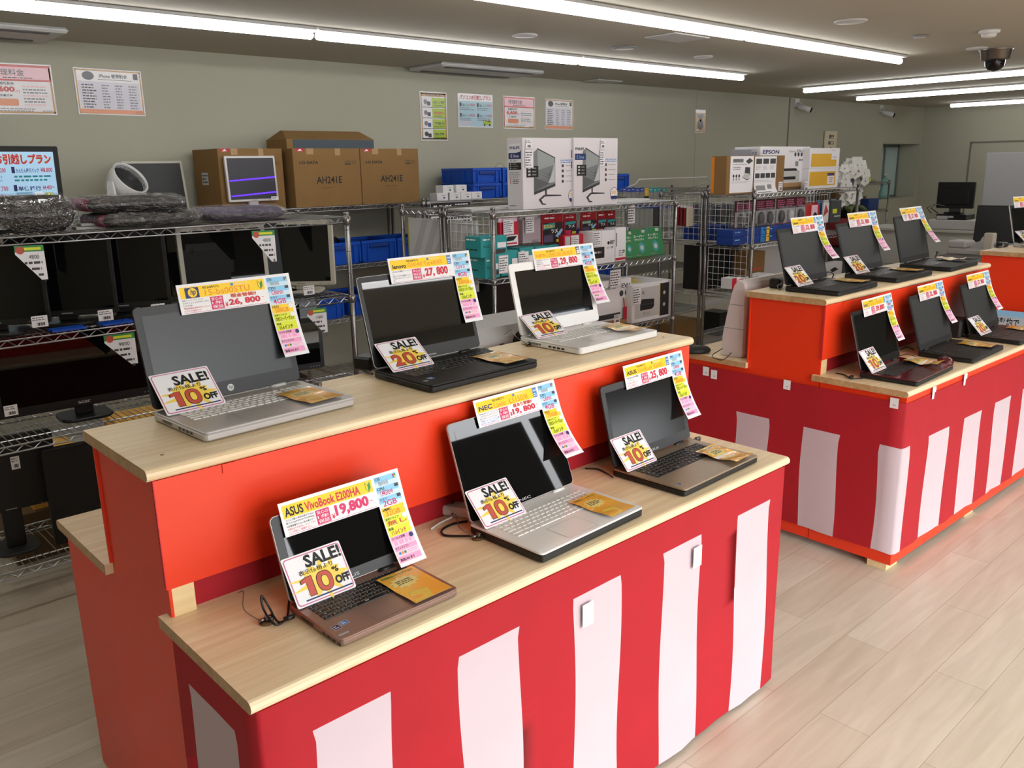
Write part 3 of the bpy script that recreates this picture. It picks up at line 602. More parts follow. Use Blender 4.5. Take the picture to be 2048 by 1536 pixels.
price_card('c1','price card on the silver edged laptop at the picture edge','Lenovo','ideapad','35, 800',W3,'Celeron','500GB','intel',.045,.05,curl=.05)

# ---------------------------------------------------------------- sale cards leaning between keyboard and screen
def sale_card(key,label,off,x=.002,w=.140,h=.105,hz=.082,skew=0):
    l=LAP[key]; LM=LIDM(l); inv=l['M'].inverted()
    topl=inv@(LM@Vector((x,hz,.0012))); topr=inv@(LM@Vector((x+w,hz,.0012)))
    dz=topl.z-(l['t']+.0025); dy=math.sqrt(max(h*h-dz*dz,.0001)); bot=Vector((topl.x,topl.y-dy,l['t']+.0025))
    Mx=l['M']@face_m(bot,(1,0,0),(topl-bot)) @ Matrix.Rotation(R(skew),4,'Z')
    f=MB(Mx); f.slab(0,0,w,h,-.0006,0,.004,'white',.0002)
    f.add([(a,c,.0003) for a,c in f.rr(.003,.003,w-.003,h-.003,.007)],[tuple(range(20))],'rosebd'); f.add([(a,c,.0006) for a,c in f.rr(.0052,.0052,w-.0052,h-.0052,.0055)],[tuple(range(20))],'white')
    sp=[]; n=13
    for k in range(2*n):
        rr_=(.066 if k%2==0 else .036)*(1+.22*math.sin(k*2.3)); t=math.pi*k/n; sp.append((.071+rr_*math.cos(t)*1.0,.043+rr_*math.sin(t)*.66))
    for k in range(2*n): f.add([(.071,.043,.0009),(*sp[k],.0009),(*sp[(k+1)%(2*n)],.0009)],[(0,1,2)],'star')
    f.T('SALE!',.046,.072,.130,.099,'black',.0012,.035)
    f.T('表示価格より',.026,.060,.104,.0705,'black',.0014,.010)
    def digit(ch,u0,v0,u1,v1):
        e=.0013; P=lambda x,y,g=0:(u0+(u1-u0)*x,v0+(v1-v0)*y)
        if ch=='1':
            pts=[(.08,.70),(.08,.88),(.5,1),(.88,1),(.88,0),(.42,0),(.42,.76)]
            cx,cy=.55,.5
            f.poly([P(cx+(x-cx)*1.16,cy+(y-cy)*1.06) for x,y in pts],'black',.0014); f.poly([P(x,y) for x,y in pts],'brick',.0017)
        elif ch=='0':
            um,vm,ru,rv=(u0+u1)/2,(v0+v1)/2,(u1-u0)/2,(v1-v0)/2
            def ov(k,z,m): f.poly([(um+(ru+k)*math.copysign(abs(math.cos(a))**.8,math.cos(a)),vm+(rv+k)*math.copysign(abs(math.sin(a))**.8,math.sin(a))) for a in [2*math.pi*i/36 for i in range(36)]],m,z)
            ov(e,.0014,'black'); ov(0,.0017,'brick')
            ru,rv=ru*.42,rv*.56; ov(e*.7,.0020,'black'); ov(-e*.2,.0023,'star')
        else:
            f.T(ch,u0-e,v0-e,u1+e,v1+e,'black',.0014,.06); f.T(ch,u0,v0,u1,v1,'brick',.0017,.045)
    digit(off[0],.022,.016,.052,.055); digit(off[1],.058,.016,.092,.056)
    f.T('%',.097,.045,.112,.057,'black',.0014,.04); f.T('OFF',.097,.020,.131,.0375,'black',.0014,.05)
    f.rect(.022,.0085,.130,.0115,'navy',.0012)
    tag(f.build('sale_card'),label,'sale card','discount cards on the laptops')
sale_card('hp','10% off card on the silver laptop with white keys','10',h=.112)
sale_card('len','20% off card on the silver rimmed black laptop','20',x=.012,hz=.07)
sale_card('fuj','10% off card on the white laptop','10',x=.004,hz=.068)
sale_card('e200','10% off card on the small rose gold laptop','10',x=.0,hz=.094,w=.136)
sale_card('nec','10% off card on the glossy black and white laptop','10',x=.002)
sale_card('x540','10% off card on the champagne laptop','10',x=-.001,hz=.086)
sale_card('b1','20% off card on the nearest upper laptop of the right counter','20')
sale_card('b2','20% off card on the middle upper laptop of the right counter','20')
sale_card('red','10% off card on the dark red laptop','10',x=.0,hz=.088)
sale_card('b6','20% off card on the laptop beside the wireless contract sign','20',x=.0)
sale_card('c1','glaring discount card on the silver edged laptop at the picture edge','10',x=.02,hz=.075)

# ---------------------------------------------------------------- orange flyers on the palm rests
def flyer(key,label,u,v,rot=0,wave=.0015,w=.094,h=.140):
    l=LAP[key]; f=MB(l['M']@Matrix.Translation((u,v,l['t']+.0042))@Matrix.Rotation(R(rot),4,'Z'))
    f.fn=lambda x,y,z:(x,y,z+wave*(1+math.sin(y*75+x*20))*.5+wave*1.6*abs(y/h-.5)*2)
    f.rect(0,0,w,h,'flyer',0,.008); f.rect(0,0,w,h,'white',-.0005,.02)
    f.T('中古安心ノートパソコン',.006,h-.016,w-.008,h-.006,'green',.0008,.03)
    n=11; c=(w*.42,h*.66)
    pts=[(c[0]+(.036 if k%2==0 else .026)*math.cos(math.pi*k/n),c[1]+(.026 if k%2==0 else .019)*math.sin(math.pi*k/n)) for k in range(2*n)]
    for k in range(2*n): f.add([(*c,.0006),(*pts[k],.0006),(*pts[(k+1)%(2*n)],.0006)],[(0,1,2)],'flyer2')
    f.lines(c[0]-.02,c[1]-.010,c[0]+.02,c[1]+.010,3,'dgrey',.0009,.45,.15)
    f.poly([(w*.0+.002,.002),(w*.5,.002),(w*.62,h*.30),(w*.2,h*.36)],'star',.0005)
    tag(f.build('promotion_flyer'),label,'flyer','orange flyers on the palm rests')
flyer('hp','orange flyer on the palm rest of the silver laptop',.262,.004,3)
flyer('len','orange flyer on the palm rest of the silver rimmed black laptop',.268,.01,0)
flyer('fuj','rippled orange flyer on the palm rest of the white laptop',.262,.01,0,.004)
flyer('e200','orange flyer covering the keys of the rose gold laptop',.178,.003,0,.001)
flyer('nec','orange flyer on the white keyboard of the glossy black laptop',.256,.006,0,.0015)
flyer('x540','rippled orange flyer on the champagne laptop',.258,.0,0,.004)
flyer('b1','orange flyer on the nearest upper laptop of the right counter',.272,.03,0)
flyer('b2','orange flyer on the middle upper laptop of the right counter',.262,.03,0)
flyer('b3','pale curled flyer on the far upper laptop of the right counter',.27,.04,0,.006)
flyer('red','orange flyer lifted over the dark red keyboard beside the mouse',.276,.03,0,.006)
flyer('b5','orange flyer on the middle lower laptop of the right counter',.262,.02,0,.002)
flyer('b6','orange flyer on the laptop beside the wireless contract sign',.27,.02,0,.002)
# ---------------------------------------------------------------- chrome wire racks
_shelf={}
def rack(label,x0,x1,y0,y1,levels,h,grp='chrome wire racks',pitch=.026,foot=.0):
    t=thing('wire_rack',label,'shelf rack',((x0+x1)/2,(y0+y1)/2,0),0,grp); hx=(x1-x0)/2; hy=(y1-y0)/2
    for sx in (-1,1):
        for sy in (-1,1):
            f=MB(); o=(sx*(hx-.0),sy*(hy-.0))
            f.tube([(*o,.0),(*o,.02)],.016,'lgrey',n=10); f.tube([(*o,.02),(*o,h)],.0125,'post',n=12)
            for z in levels: f.lathe([(.0125,-.034),(.0165,-.030),(.0195,.003),(.0125,.006)],'post',n=12,o=(*o,z),)
            for k in range(int(h/.1)): f.lathe([(.0126,0),(.0134,.002),(.0126,.004)],'post',n=12,o=(*o,.06+.1*k))
            f.lathe([(.0125,h),(.0145,h+.004),(.012,h+.012)],'post',n=12,o=(*o,0)); f.build('post',t)
    key=(round(hx,3),round(hy,3))
    for z in levels:
        if key not in _shelf:
            f=MB(); r=.0026
            for dz in (0,-.026):
                for a,c in (((-hx,-hy),(hx,-hy)),((-hx,hy),(hx,hy)),((-hx,-hy),(-hx,hy)),((hx,-hy),(hx,hy))): f.tube([(*a,dz),(*c,dz)],.0033,'chrome',n=6)
            for (a,c,n) in (((-hx,-hy),(hx,-hy),max(2,int(hx*2/.06))),((-hx,hy),(hx,hy),max(2,int(hx*2/.06))),((-hx,-hy),(-hx,hy),max(2,int(hy*2/.06))),((hx,-hy),(hx,hy),max(2,int(hy*2/.06)))):
                f.tube([(a[0]+(c[0]-a[0])*k/(2*n),a[1]+(c[1]-a[1])*k/(2*n),-.001 if k%2 else -.025) for k in range(2*n+1)],.0024,'chrome',n=4)
            n=int(hx*2/pitch)
            for k in range(n+1):
                x=-hx+2*hx*k/n; f.tube([(x,-hy,.002),(x,hy,.002)],.0017,'chrome',n=4)
            for q in (-.33,.33): f.tube([(-hx,hy*q*1.8,-.003),(hx,hy*q*1.8,-.003)],.0026,'chrome',n=4)
            _shelf[key]=f.build('wire_shelf',t,loc=(0,0,z)).data
        else:
            o=bpy.data.objects.new('wire_shelf',_shelf[key]); COL.objects.link(o); o.parent=t; o.location=(0,0,z)
    return t
AX0,AX1,AY0,AY1=.30,2.152,3.45,3.90; AL=(.182,.665,1.055,1.418)
rack('wire rack full of used monitors behind the front counter',AX0,AX1,AY0,AY1,AL,1.43)
BY0,BY1=5.22,5.68; BL=(.15,.60,.975,1.385)
rack('wire rack against the wall holding fan and display screens',.28,2.12,BY0,BY1,BL,1.40)
rack('wire rack against the wall holding the cardboard monitor boxes',2.15,3.93,BY0,BY1,BL,1.40)
rack('wire rack against the wall with stacked white boxes and junk sign',3.97,5.78,BY0,BY1,BL,1.40)
rack('wire rack against the wall with hanging blue headed cable bags',5.82,7.6,BY0,BY1,BL,1.40)
CX0,CX1=3.205,4.89; CL=(.15,.575,1.008,1.382)
rack('wire rack carrying the two tall white monitor boxes',CX0,CX1,3.62,4.05,CL,1.40)
rack('wire rack back to back behind the tall white monitor boxes',CX0,CX1,4.085,4.48,CL,1.40)
DX0,DX1=5.77,7.44; DL=(.15,.62,1.02,1.40)
rack('wire rack with hanging mouse packs and white printer box on top',DX0,DX1,3.55,3.97,DL,1.42)
rack('wire rack back to back behind the hanging mouse packs',DX0,DX1,4.01,4.42,DL,1.42)
rack('wire rack far off beside the small window, brown cartons on it',10.3,11.98,5.28,5.7,(.2,.6,.97,1.335),1.35)
rack('low wire rack carrying the white printer at the right',7.9,8.9,2.55,3.0,(.2,.5,.80),.83)

def pbox(x0,x1,yt,yb,Y,base=None):
    """front face of a box at wall distance Y, read off the photograph: X0, X1, Z0, Z1"""
    xm=(x0+x1)/2; ym=(yt+yb)/2
    X0=at(x0,ym,Y=Y).x; X1=at(x1,ym,Y=Y).x; Z1=at(xm,yt,Y=Y).z; Z0=at(xm,yb,Y=Y).z
    if base is not None: Z1+=base-Z0; Z0=base
    return X0,X1,Z0,Z1
def carton(label,x0,x1,y0,y1,z0,z1,m='card',prints=None,cat='box',name='carton',group=None,left=None,top=None,tape=None,rot=0,flaps=False):
    t=thing(name,label,cat,((x0+x1)/2,(y0+y1)/2,z0),rot,group); hx,hy,h=(x1-x0)/2,(y1-y0)/2,z1-z0
    f=MB(); f.slab(-hx,-hy,hx,hy,0,h,.003,m,.0015,n=1)
    if prints: f.M=face_m((-hx,-hy,0),*FRONT); prints(f,2*hx,h)
    if left: f.M=face_m((-hx,hy,0),*LEFT); left(f,2*hy,h)
    if top: f.M=face_m((-hx,-hy,h),*TOP); top(f,2*hx,2*hy)
    f.build('box_body',t)
    if tape:
        f=MB(); f.box(-hx-.0006,-.024,h-.05,hx+.0006,.024,h+.0006,tape); f.build('packing_tape',t)
    if flaps:
        f=MB(); f.box(-hx,-hy,h,hx,-hy*.05,h+.003,m); f.box(-hx,hy*.05,h,hx,hy,h+.003,m); f.build('flap',t)
    return t

# ---------------------------------------------------------------- monitors
def monitor(label,x,y,z,w,h,rot=0,tilt=0,frame='blk',screen='scr',bez=.016,th=.045,neck=.1,stand=True,basew=.2,cat='monitor',name='monitor',draw=None,tagm=None,logo=None,group=None,lift=None,sticker=None,basem=None,bezb=None):
    """monitor standing at x, y; its screen faces -y before rotation"""
    t=thing(name,label,cat,(x,y,z),R(rot),group); zb=neck if stand else 0.0
    TM=Matrix.Translation((0,0,zb))@Matrix.Rotation(-R(tilt),4,'X')@Matrix.Rotation(R(90),4,'X')
    bb=bezb or bez
    f=MB(TM); f.slab(-w/2,0,w/2,h,-th*.5,0,.008,frame,.002)
    f.slab(-w*.36,h*.16,w*.36,h*.86,-th,-th*.5+.003,.03,frame,.012)
    hs=f.build('housing',t)
    f=MB(TM); f.rect(-w/2+bez,bb,w/2-bez,h-bez,screen,.0006)
    if draw: f.M=TM@Matrix.Translation((-w/2+bez,bb,0)); draw(f,w-2*bez,h-bez-bb)
    f.build('screen',hs)
    f=MB(TM); f.rect(-.02,bb*.35,.02,bb*.35+.005,'grey',.0008)
    for i in range(4): f.disc(w/2-.03-.014*i,bb*.4,.003,'grey',.0008,8)
    f.build('control_buttons',hs)
    if sticker: f=MB(TM); f.rect(*sticker,'white',.001); f.lines(sticker[0]+.003,sticker[1]+.003,sticker[2]-.003,sticker[3]-.003,3,'dgrey',.0014); f.build('sticker',hs)
    if stand:
        bm=basem or frame
        f=MB(); f.box(-.035,.01,.012,.035,.04,zb+h*.35,bm,ch=.006); f.build('neck',t)
        f=MB(); f.slab(-basew/2,-.06,basew/2,.12,.0005,.014,.05,bm,.004); f.build('base',t)
    return t
def tri_tag(label,px,Y,w=.145,h=.2,dx=0):
    """tapering handwritten price sheet hung from the shelf edge"""
    p=at(px[0],px[1],Y=Y); f=MB(face_m(p,(1,0,-.02),(0,0,1)))
    pts=[(-w*.5,0),(-w*.5,-.03),(w*.28,-h),(w*.5,-h),(w*.5,0)]
    f.poly(list(reversed([(x,y) for x,y in [(-w*.5,0),(w*.5,0),(w*.5,-h),(w*.28,-h),(-w*.5,-.03)]])),'white',0); f.poly([(-w*.5,-.022),(w*.5,-.022),(w*.5,0),(-w*.5,0)],'green',.0004)
    f.add([(-w*.5,0,-.0008),(-w*.5,-.03,-.0008),(w*.28,-h,-.0008),(w*.5,-h,-.0008),(w*.5,0,-.0008)],[(0,4,3,2,1)],'lgrey')
    f.disc(-w*.32,-.016,.014,'brick',.0008); f.rect(-w*.2,-.017,w*.4,-.007,'lime',.0008)
    f.T(['4800','4800','9800','11800'][dx],-w*.05,-.048,w*.3,-.034,'black',.0006); 
    for i in range(5): f.lines(-w*.22+.02*i,-.068-.022*i,w*.45,-.056-.022*i,1,'dgrey',.0006,.7,.35)
    return tag(f.build('price_sheet'),label,'price tag',group='tapering price sheets on the monitor rack')
def small_label(label,p,w=.055,h=.042,n=FRONT,grp='white barcode labels'):
    f=MB(face_m(p,*n)); f.rect(0,0,w,h,'white',0); f.rect(0,0,w,h,'lgrey',-.0005)
    for i in range(9): f.rect(w*.3+i*w*.055,h*.12,w*.3+i*w*.055+w*(.02+.018*(i%3)),h*.4,'black',.0004)
    f.lines(w*.06,h*.55,w*.9,h*.92,2,'grey',.0004,.5,.2)
    return tag(f.build('barcode_label'),label,'label',group=grp)
def goods_tag(label,p,w=.085,h=.11,n=FRONT,grp='handwritten price tags on the middle rack',rows=6):
    f=MB(face_m(p,*n)); f.rect(0,0,w,h,'white',0); f.rect(0,0,w,h,'lgrey',-.0006)
    for e in ((.002,.002,w-.002,.0032),(.002,h-.0032,w-.002,h-.002),(.002,.002,.0032,h-.002),(w-.0032,.002,w-.002,h-.002)): f.rect(*e,'dgrey',.0004)
    for i in range(rows): f.lines(.006,h-.012-(h-.02)*(i+1)/rows+.004,w-.008,h-.012-(h-.02)*i/rows,1,'black',.0005,.5,.35)
    return tag(f.build('goods_tag'),label,'price tag',group=grp)

mat('dark_screen2','#141414',.35,spec=.3)
# row under the top shelf: overlapping square monitors turned towards the aisle
zr=AL[2]+.003; g='used monitors on the upper row of the monitor rack'
monitor('black monitor at the left picture edge with a tapering price sheet above it',.70,3.58,zr,.37,.30,-24,3,bez=.014,bezb=.022,neck=.035,group=g,sticker=None)
monitor('black monitor second from the left on the upper row, barcode label at its corner',.96,3.62,zr,.37,.31,-24,3,bez=.014,bezb=.022,neck=.035,group=g)
monitor('black monitor third from the left on the upper row of the rack',1.185,3.65,zr,.37,.31,-24,3,bez=.014,bezb=.022,neck=.035,group=g)
monitor('narrow visible black monitor squeezed before the beige framed ones',1.385,3.75,zr,.33,.32,-22,3,bez=.014,bezb=.022,neck=.025,group=g)
monitor('beige framed monitor with a reddish black screen under the price sheet',1.655,3.68,zr,.40,.325,-4,3,frame='beige',bez=.02,neck=.02,group=g)
monitor('beige framed monitor with a dark screen beside the rack post',1.90,3.755,zr,.36,.31,-3,4,frame='beige',screen=_M['dark_screen2'],bez=.02,neck=.045,group=g,basew=.26,basem='lgrey')
monitor('beige monitor seen edge on at the right end of the upper row',2.03,3.70,zr,.33,.31,-42,2,frame='beige',bez=.02,th=.06,neck=.035,group=g)
tri_tag('tapering price sheet hanging at the upper left, handwritten 4800',(57,491),3.44,.095,.125,0)
tri_tag('tapering price sheet before the beige framed monitor',(526,461),3.44,.105,.135,1)
tri_tag('tapering price sheet over the wide glossy screen of the lower row',(238,668),3.44,.115,.125,2)
tri_tag('tapering price sheet beside the yellow basket',(633,617),3.44,.10,.115,3)
for (px,py,l) in ((65,656,'barcode label on the leftmost upper monitor'),(198,643,'barcode label on the second upper monitor'),(304,630,'barcode label on the third upper monitor'),(608,591,'barcode label under the beige monitor')):
    small_label(l,at(px,py,Y=3.47))
small_label('barcode label on the lower row at the left picture edge',at(10,834,Y=3.47),.045,.04)
for x,l in ((.86,'flat blue box edge under the second upper monitor'),(1.04,'flat blue box edge under the third upper monitor')):
    f=MB(); f.box(x,3.47,zr+.0005,x+.12,3.54,zr+.008,'crate'); tag(f.build('flat_box'),l,'box',group='flat blue boxes under the monitors')
# lower row
zr2=AL[1]+.003; g='used monitors on the lower row of the monitor rack'
monitor('wide glossy black monitor reflecting the striped cloth, lower row',.98,3.64,zr2,.62,.34,-3,2,bez=.02,bezb=.035,neck=.05,group=g,draw=lambda f,w,h: f.T('acer',w*.46,-.022,w*.54,-.012,'lgrey',.0009))
monitor('black wide monitor hidden behind the silver laptop, lower row',1.50,3.72,zr2,.44,.34,-8,2,bez=.018,neck=.045,group=g)
monitor('black television standing beside the yellow basket, lower row',1.86,3.60,zr2,.40,.36,-5,1,bez=.02,bezb=.03,neck=.035,group=g)
# bottom row
zb3=AL[0]+.003
monitor('black flat monitor on the bottom wire shelf at the left',1.03,3.56,zb3,.50,.40,-4,0,frame='blkm',screen=mat('black_matt_panel','#131211',.55),bez=.004,bezb=.004,th=.07,stand=False,group='monitors on the bottom shelf')
monitor('black monitor on a slim stand at the bottom left picture edge',.66,3.64,zb3,.36,.30,-4,0,frame='blkm',screen=_M['black_matt_panel'],bez=.01,neck=.17,group='monitors on the bottom shelf',basew=.16)
small_label('grey sticker on the monitor at the bottom left',at(24,940,Y=3.53),.03,.05)
carton('orange printed carton low behind the glossy monitor, left one',.80,1.02,3.95,4.2,.22,.46,'flyer',group='orange cartons behind the monitor rack')
carton('orange printed carton low behind the glossy monitor, right one',1.2,1.62,3.95,4.2,.22,.52,'flyer',group='orange cartons behind the monitor rack')
carton('long brown carton under the orange cartons behind the monitor rack',.7,1.8,3.93,4.25,.0,.22,'cardd')

# soft cases in clear film on the top shelf
def soft_case(label,x0,x1,y0,y1,z0,z1,m,end=None,rot=0,tiltx=0):
    t=thing('laptop_case',label,'bag',((x0+x1)/2,(y0+y1)/2,z0),R(rot),'wrapped laptop cases on the rack top'); hx,hy,h=(x1-x0)/2,(y1-y0)/2,z1-z0
    if tiltx: t.rotation_euler=(0,R(tiltx),R(rot))
    def rings(sx,sy,zz0,zz1,n=9,wob=0):
        out=[]
        for k in range(n+1):
            q=k/n; c=math.sin(math.pi*min(max(q,.05),.95))**.11
            ring=[]
            for j,(x,y) in enumerate(MB.rr(None,-sx*c,-sy*c,sx*c,sy*c,.06,5)):
                w_=wob*math.sin(j*2.1+k*3.7); ring.append((x*(1+w_*.3),y*(1+w_),zz0+(zz1-zz0)*q))
            out.append(ring)
        return out
    f=MB(); f.loft(rings(hx,hy,.004,h),m,True); f.build('case_body',t)
    f=MB(); f.loft([[(x,y,h*.5+dz) for x,y in f.rr(-hx-.002,-hy-.002,hx+.002,hy+.002,.06,5)] for dz in (-.005,.005)],'dgrey'); f.build('zip',t)
    if end:
        f=MB(); f.box(-hx-.006,-hy*.8,h*.15,-hx+.07,hy*.8,h*.9,end,ch=.015); f.build('case_lining',t)
    f=MB(); f.loft(rings(hx+.012,hy+.008,.0015,h+.008,9,.03),'film',True); f.build('clear_wrap',t)
    return t
zt=AL[3]+.004
soft_case('dark laptop case in crinkled clear film at the left on the rack top',.62,1.02,3.50,3.82,zt,zt+.135,'darkfab')
soft_case('lower of two stacked laptop cases with a maroon end on the rack top',1.10,1.50,3.50,3.80,zt,zt+.06,'darkfab','maroon',1)
soft_case('upper of two stacked laptop cases with a maroon end on the rack top',1.06,1.45,3.52,3.80,zt+.062,zt+.122,'darkfab','maroon',-2)
soft_case('purple laptop case in clear film at the right end of the rack top',1.54,1.90,3.52,3.80,zt,zt+.058,'purple')
f=MB(); f.fn=None
for k in range(2): f.box(1.03+.02*k,3.60,zt+.0+.013*k,1.14+.02*k,3.66,zt+.011+.013*k,'lgrey',ch=.002)
tag(f.build('plastic_part'),'small grey plastic piece lying between the wrapped cases','plastic part')

# things on the wall racks
zB=BL[3]+.004
def advert(f,w,h):
    f.rect(0,0,w,h,'scrlit',.0008)
    f.T('パソコンお引越しプラン',.01,h*.76,w*.97,h*.96,'orng',.0012,.06); f.T('パソコンお引越しプラン',.01,h*.76,w*.97,h*.96,'red',.0016,.015)
    for (u,v,s,p) in ((.03,.60,'引越しパック','¥13,200'),(.53,.60,'かんたん移行パック','¥8,800'),(.03,.26,'移行パック','¥7,700'),(.53,.26,'単体移行','¥4,400～')):
        f.rect(w*u,h*v,w*(u+.035),h*(v+.12),'navy',.0012); f.T(s,w*(u+.045),h*v,w*(u+.29),h*(v+.09),'navy',.0012,.02); f.T(p,w*(u+.31),h*v,w*(u+.44),h*(v+.10),'red',.0012,.02)
        if v>.5: f.lines(w*(u+.02),h*(v-.17),w*(u+.42),h*(v-.03),2,'teal',.0012,.5,.1)
    f.lines(w*.03,h*.03,w*.45,h*.22,4,'rosebd',.0012,.4,.2)
    f.rect(w*.55,h*.03,w*.72,h*.24,'sky',.001)
    f.rect(w*.72,h*.06,w*.96,h*.17,'lime',.0014); f.rect(w*.86,h*.14,w*.94,h*.22,'lime',.0014); f.poly([(w*.73,h*.16),(w*.85,h*.16),(w*.83,h*.24),(w*.75,h*.235)],'wlit',.0016)
    for u in (.76,.92): f.disc(w*u,h*.06,h*.035,'dgrey',.0018)
monitor('black display at the left picture edge showing a lit blue moving plan advert',1.24,5.40,zB,.56,.345,10,-2,frame='blkm',bez=.03,neck=.055,draw=advert,basew=.24)
t=thing('circulator_fan','white round circulator fan tilted up on the wall rack','fan',(1.87,5.44,zB),R(30))
f=MB(); f.slab(-.085,-.085,.085,.085,.0005,.03,.08,'wh',.008,n=6); f.build('base',t)
for s in (-1,1):
    f=MB(); f.loft([[(s*.118,-.03,.02),(s*.118,.03,.02),(s*.135,.03,.02),(s*.135,-.03,.02)],[(s*.118,-.028,.12),(s*.118,.028,.12),(s*.135,.028,.12),(s*.135,-.028,.12)],[(s*.118,-.018,.2),(s*.118,.018,.2),(s*.132,.018,.2),(s*.132,-.018,.2)]],'wh'); f.build('yoke_arm',t)
f=MB(); f.box(-.135,-.03,.018,.135,.03,.03,'wh'); f.build('yoke_foot',t)
HM=Matrix.Translation((0,0,.185))@Matrix.Rotation(R(52),4,'X')
f=MB(HM); f.lathe([(.05,-.10),(.085,-.08),(.112,.0),(.114,.055),(.110,.06),(.105,.056),(.103,.0),(.02,-.03),(.001,-.03)],'wh',n=32); f.build('fan_housing',t)
f=MB(HM)
for k in range(8): f.tube([((.02+.0105*k)*math.cos(2*math.pi*i/32),(.02+.0105*k)*math.sin(2*math.pi*i/32),.05) for i in range(33)],.0022,'dgrey',n=4)
f.lathe([(.002,.045),(.022,.046),(.022,.053),(.002,.055)],'dgrey',n=20); f.lathe([(.002,.02),(.1,.02),(.1,.024),(.002,.024)],'blk',n=24); f.build('fan_grille',t)
monitor('grey beige monitor leaning against the wall beside the fan',2.12,5.60,zB-.012,.385,.335,0,9,frame='beige',screen='scrm2',bez=.016,stand=False)
def violet(f,w,h):
    f.rect(0,0,w,h,mat('dark_violet_screen','#2b2a33',.35),.0008)
    for v in (.44,.07): f.poly([(0.004,h*v),(w-.002,h*(v+.07)),(w-.002,h*(v+.105)),(.004,h*(v+.03))],'purpled',.0012)
monitor('silver monitor showing two violet streaks before the cardboard boxes',2.60,5.255,zB,.352,.285,2,3,frame='silver',bez=.014,neck=.055,draw=violet,th=.04,sticker=(.12,.004,.17,.026))
def io(f,w,h):
    f.T('I-O DATA',w*.09,h*.735,w*.36,h*.785,'black',.0006,.03); f.T('AH241E',w*.32,h*.40,w*.70,h*.52,'black',.0006,.012)
    f.lines(w*.4,h*.31,w*.62,h*.34,1,'cardd',.0006); f.rect(w*.76,h*.72,w*.85,h*.735,'black',.0006); f.T('5年保証',w*.76,h*.75,w*.85,h*.79,'dgrey',.0006); f.lines(w*.87,h*.72,w*.95,h*.79,2,'cardd',.0006)
    f.rect(w*.05,h*.95,w*.17,h*.999,'red',.0006); f.poly([(w*.07,h*.955),(w*.11,h*.995),(w*.14,h*.96)],'white',.0009); f.rect(w*.2,h*.9,w*.3,h*.999,'tape',.0005); f.rect(w*.62,h*.88,w*.7,h*.999,'tape',.0005)
def iol(f,w,h): f.rect(w*.3,h*.42,w*.55,h*.62,'lgrey',.0006); f.lines(w*.32,h*.44,w*.53,h*.6,3,'dgrey',.0008)
g='brown monitor cartons on the wall rack'
z1=zB+.385
carton('brown monitor carton behind the violet streaked monitor',2.40,2.845,5.30,5.68,zB,z1,'card',io,group=g,left=iol)
carton('brown AH241E monitor carton, left of the two facing ones',2.885,3.405,5.235,5.62,zB,z1,'card',io,group=g,left=iol)
carton('brown AH241E monitor carton, right of the two facing ones',3.409,3.915,5.235,5.62,zB,z1-.002,'card',io,group=g,left=iol)
t=thing('carton','smaller carton with folded gable top lying on the brown monitor cartons','box',(3.24,5.46,z1))
f=MB(); f.box(-.345,-.14,.0005,.345,.14,.062,'card'); f.box(-.30,-.1405,.002,.345,-.14,.060,mat('carton_slate_band','#47525a',.7)); f.build('box_body',t)
f=MB(); f.loft([[(-.345,-.14,.062),(.345,-.14,.062),(.345,.14,.062),(-.345,.14,.062)],[(-.30,-.01,.122),(.31,-.01,.122),(.31,.02,.122),(-.30,.02,.122)]],'card'); f.M=face_m((-.3,-.1402,.066),(1,0,0),(0,.9,.42)); f.lines(.12,.02,.24,.035,1,'cardd',.0008); f.build('flap',t)

# blue crates
_cr={}
def crate(label,x,y,z,w,d,h,rot=0,group='blue plastic crates'):
    k=(w,d,h); 
    t=thing('plastic_crate',label,'crate',(x,y,z),R(rot),group)
    if k in _cr:
        for o in _cr[k]: c=o.copy(); COL.objects.link(c); c.parent=t
        return t
    a=MB(); hx,hy=w/2,d/2; e=.008; b_=.9
    def sh(s0,s1,z0,z1,m):
        a.loft([[(-hx*s0,-hy*s0,z0),(hx*s0,-hy*s0,z0),(hx*s0,hy*s0,z0),(-hx*s0,hy*s0,z0)],[(-hx*s1,-hy*s1,z1),(hx*s1,-hy*s1,z1),(hx*s1,hy*s1,z1),(-hx*s1,hy*s1,z1)]],m,cap=False)
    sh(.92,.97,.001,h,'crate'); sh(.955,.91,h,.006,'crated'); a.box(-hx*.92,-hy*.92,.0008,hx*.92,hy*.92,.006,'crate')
    for x0 in (-hx*.97,-hx*.66,hx*.62,hx*.93): 
        for sy in (-1,1): a.box(x0,sy*hy*.94,h*.08,x0+.012,sy*hy*.99,h*.95,'crate')
    for sx in (-1,1):
        for y0 in (-hy*.9,-hy*.45,hy*.4,hy*.85): a.box(sx*hx*.94,y0,h*.08,sx*hx*.99,y0+.012,h*.95,'crate')
    o1=a.build('tub',t)
    a=MB()
    for (x0,y0,x1,y1) in ((-hx,-hy,hx,-hy*.93),(-hx,hy*.93,hx,hy),(-hx,-hy,-hx*.95,hy),(hx*.95,-hy,hx,hy)): a.box(x0,y0,h-.022,x1,y1,h,'crate',ch=.002)
    o2=a.build('rim',t)
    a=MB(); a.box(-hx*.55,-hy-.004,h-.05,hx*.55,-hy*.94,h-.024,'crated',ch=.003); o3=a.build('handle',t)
    _cr[k]=[o1,o2,o3]; return t
W_,D_,H_=.30,.40,.118
for i,(x,zz,l) in enumerate(((4.60,zB,'lower blue crate behind the small white boxes'),(4.60,zB+H_+.001,'upper blue crate behind the small white boxes'),(4.915,zB,'lower blue crate partly behind the first white monitor box'),(4.915,zB+H_+.001,'upper blue crate beside the first white monitor box'))):
    crate(l,x,5.45,zz,W_,D_,H_,0)
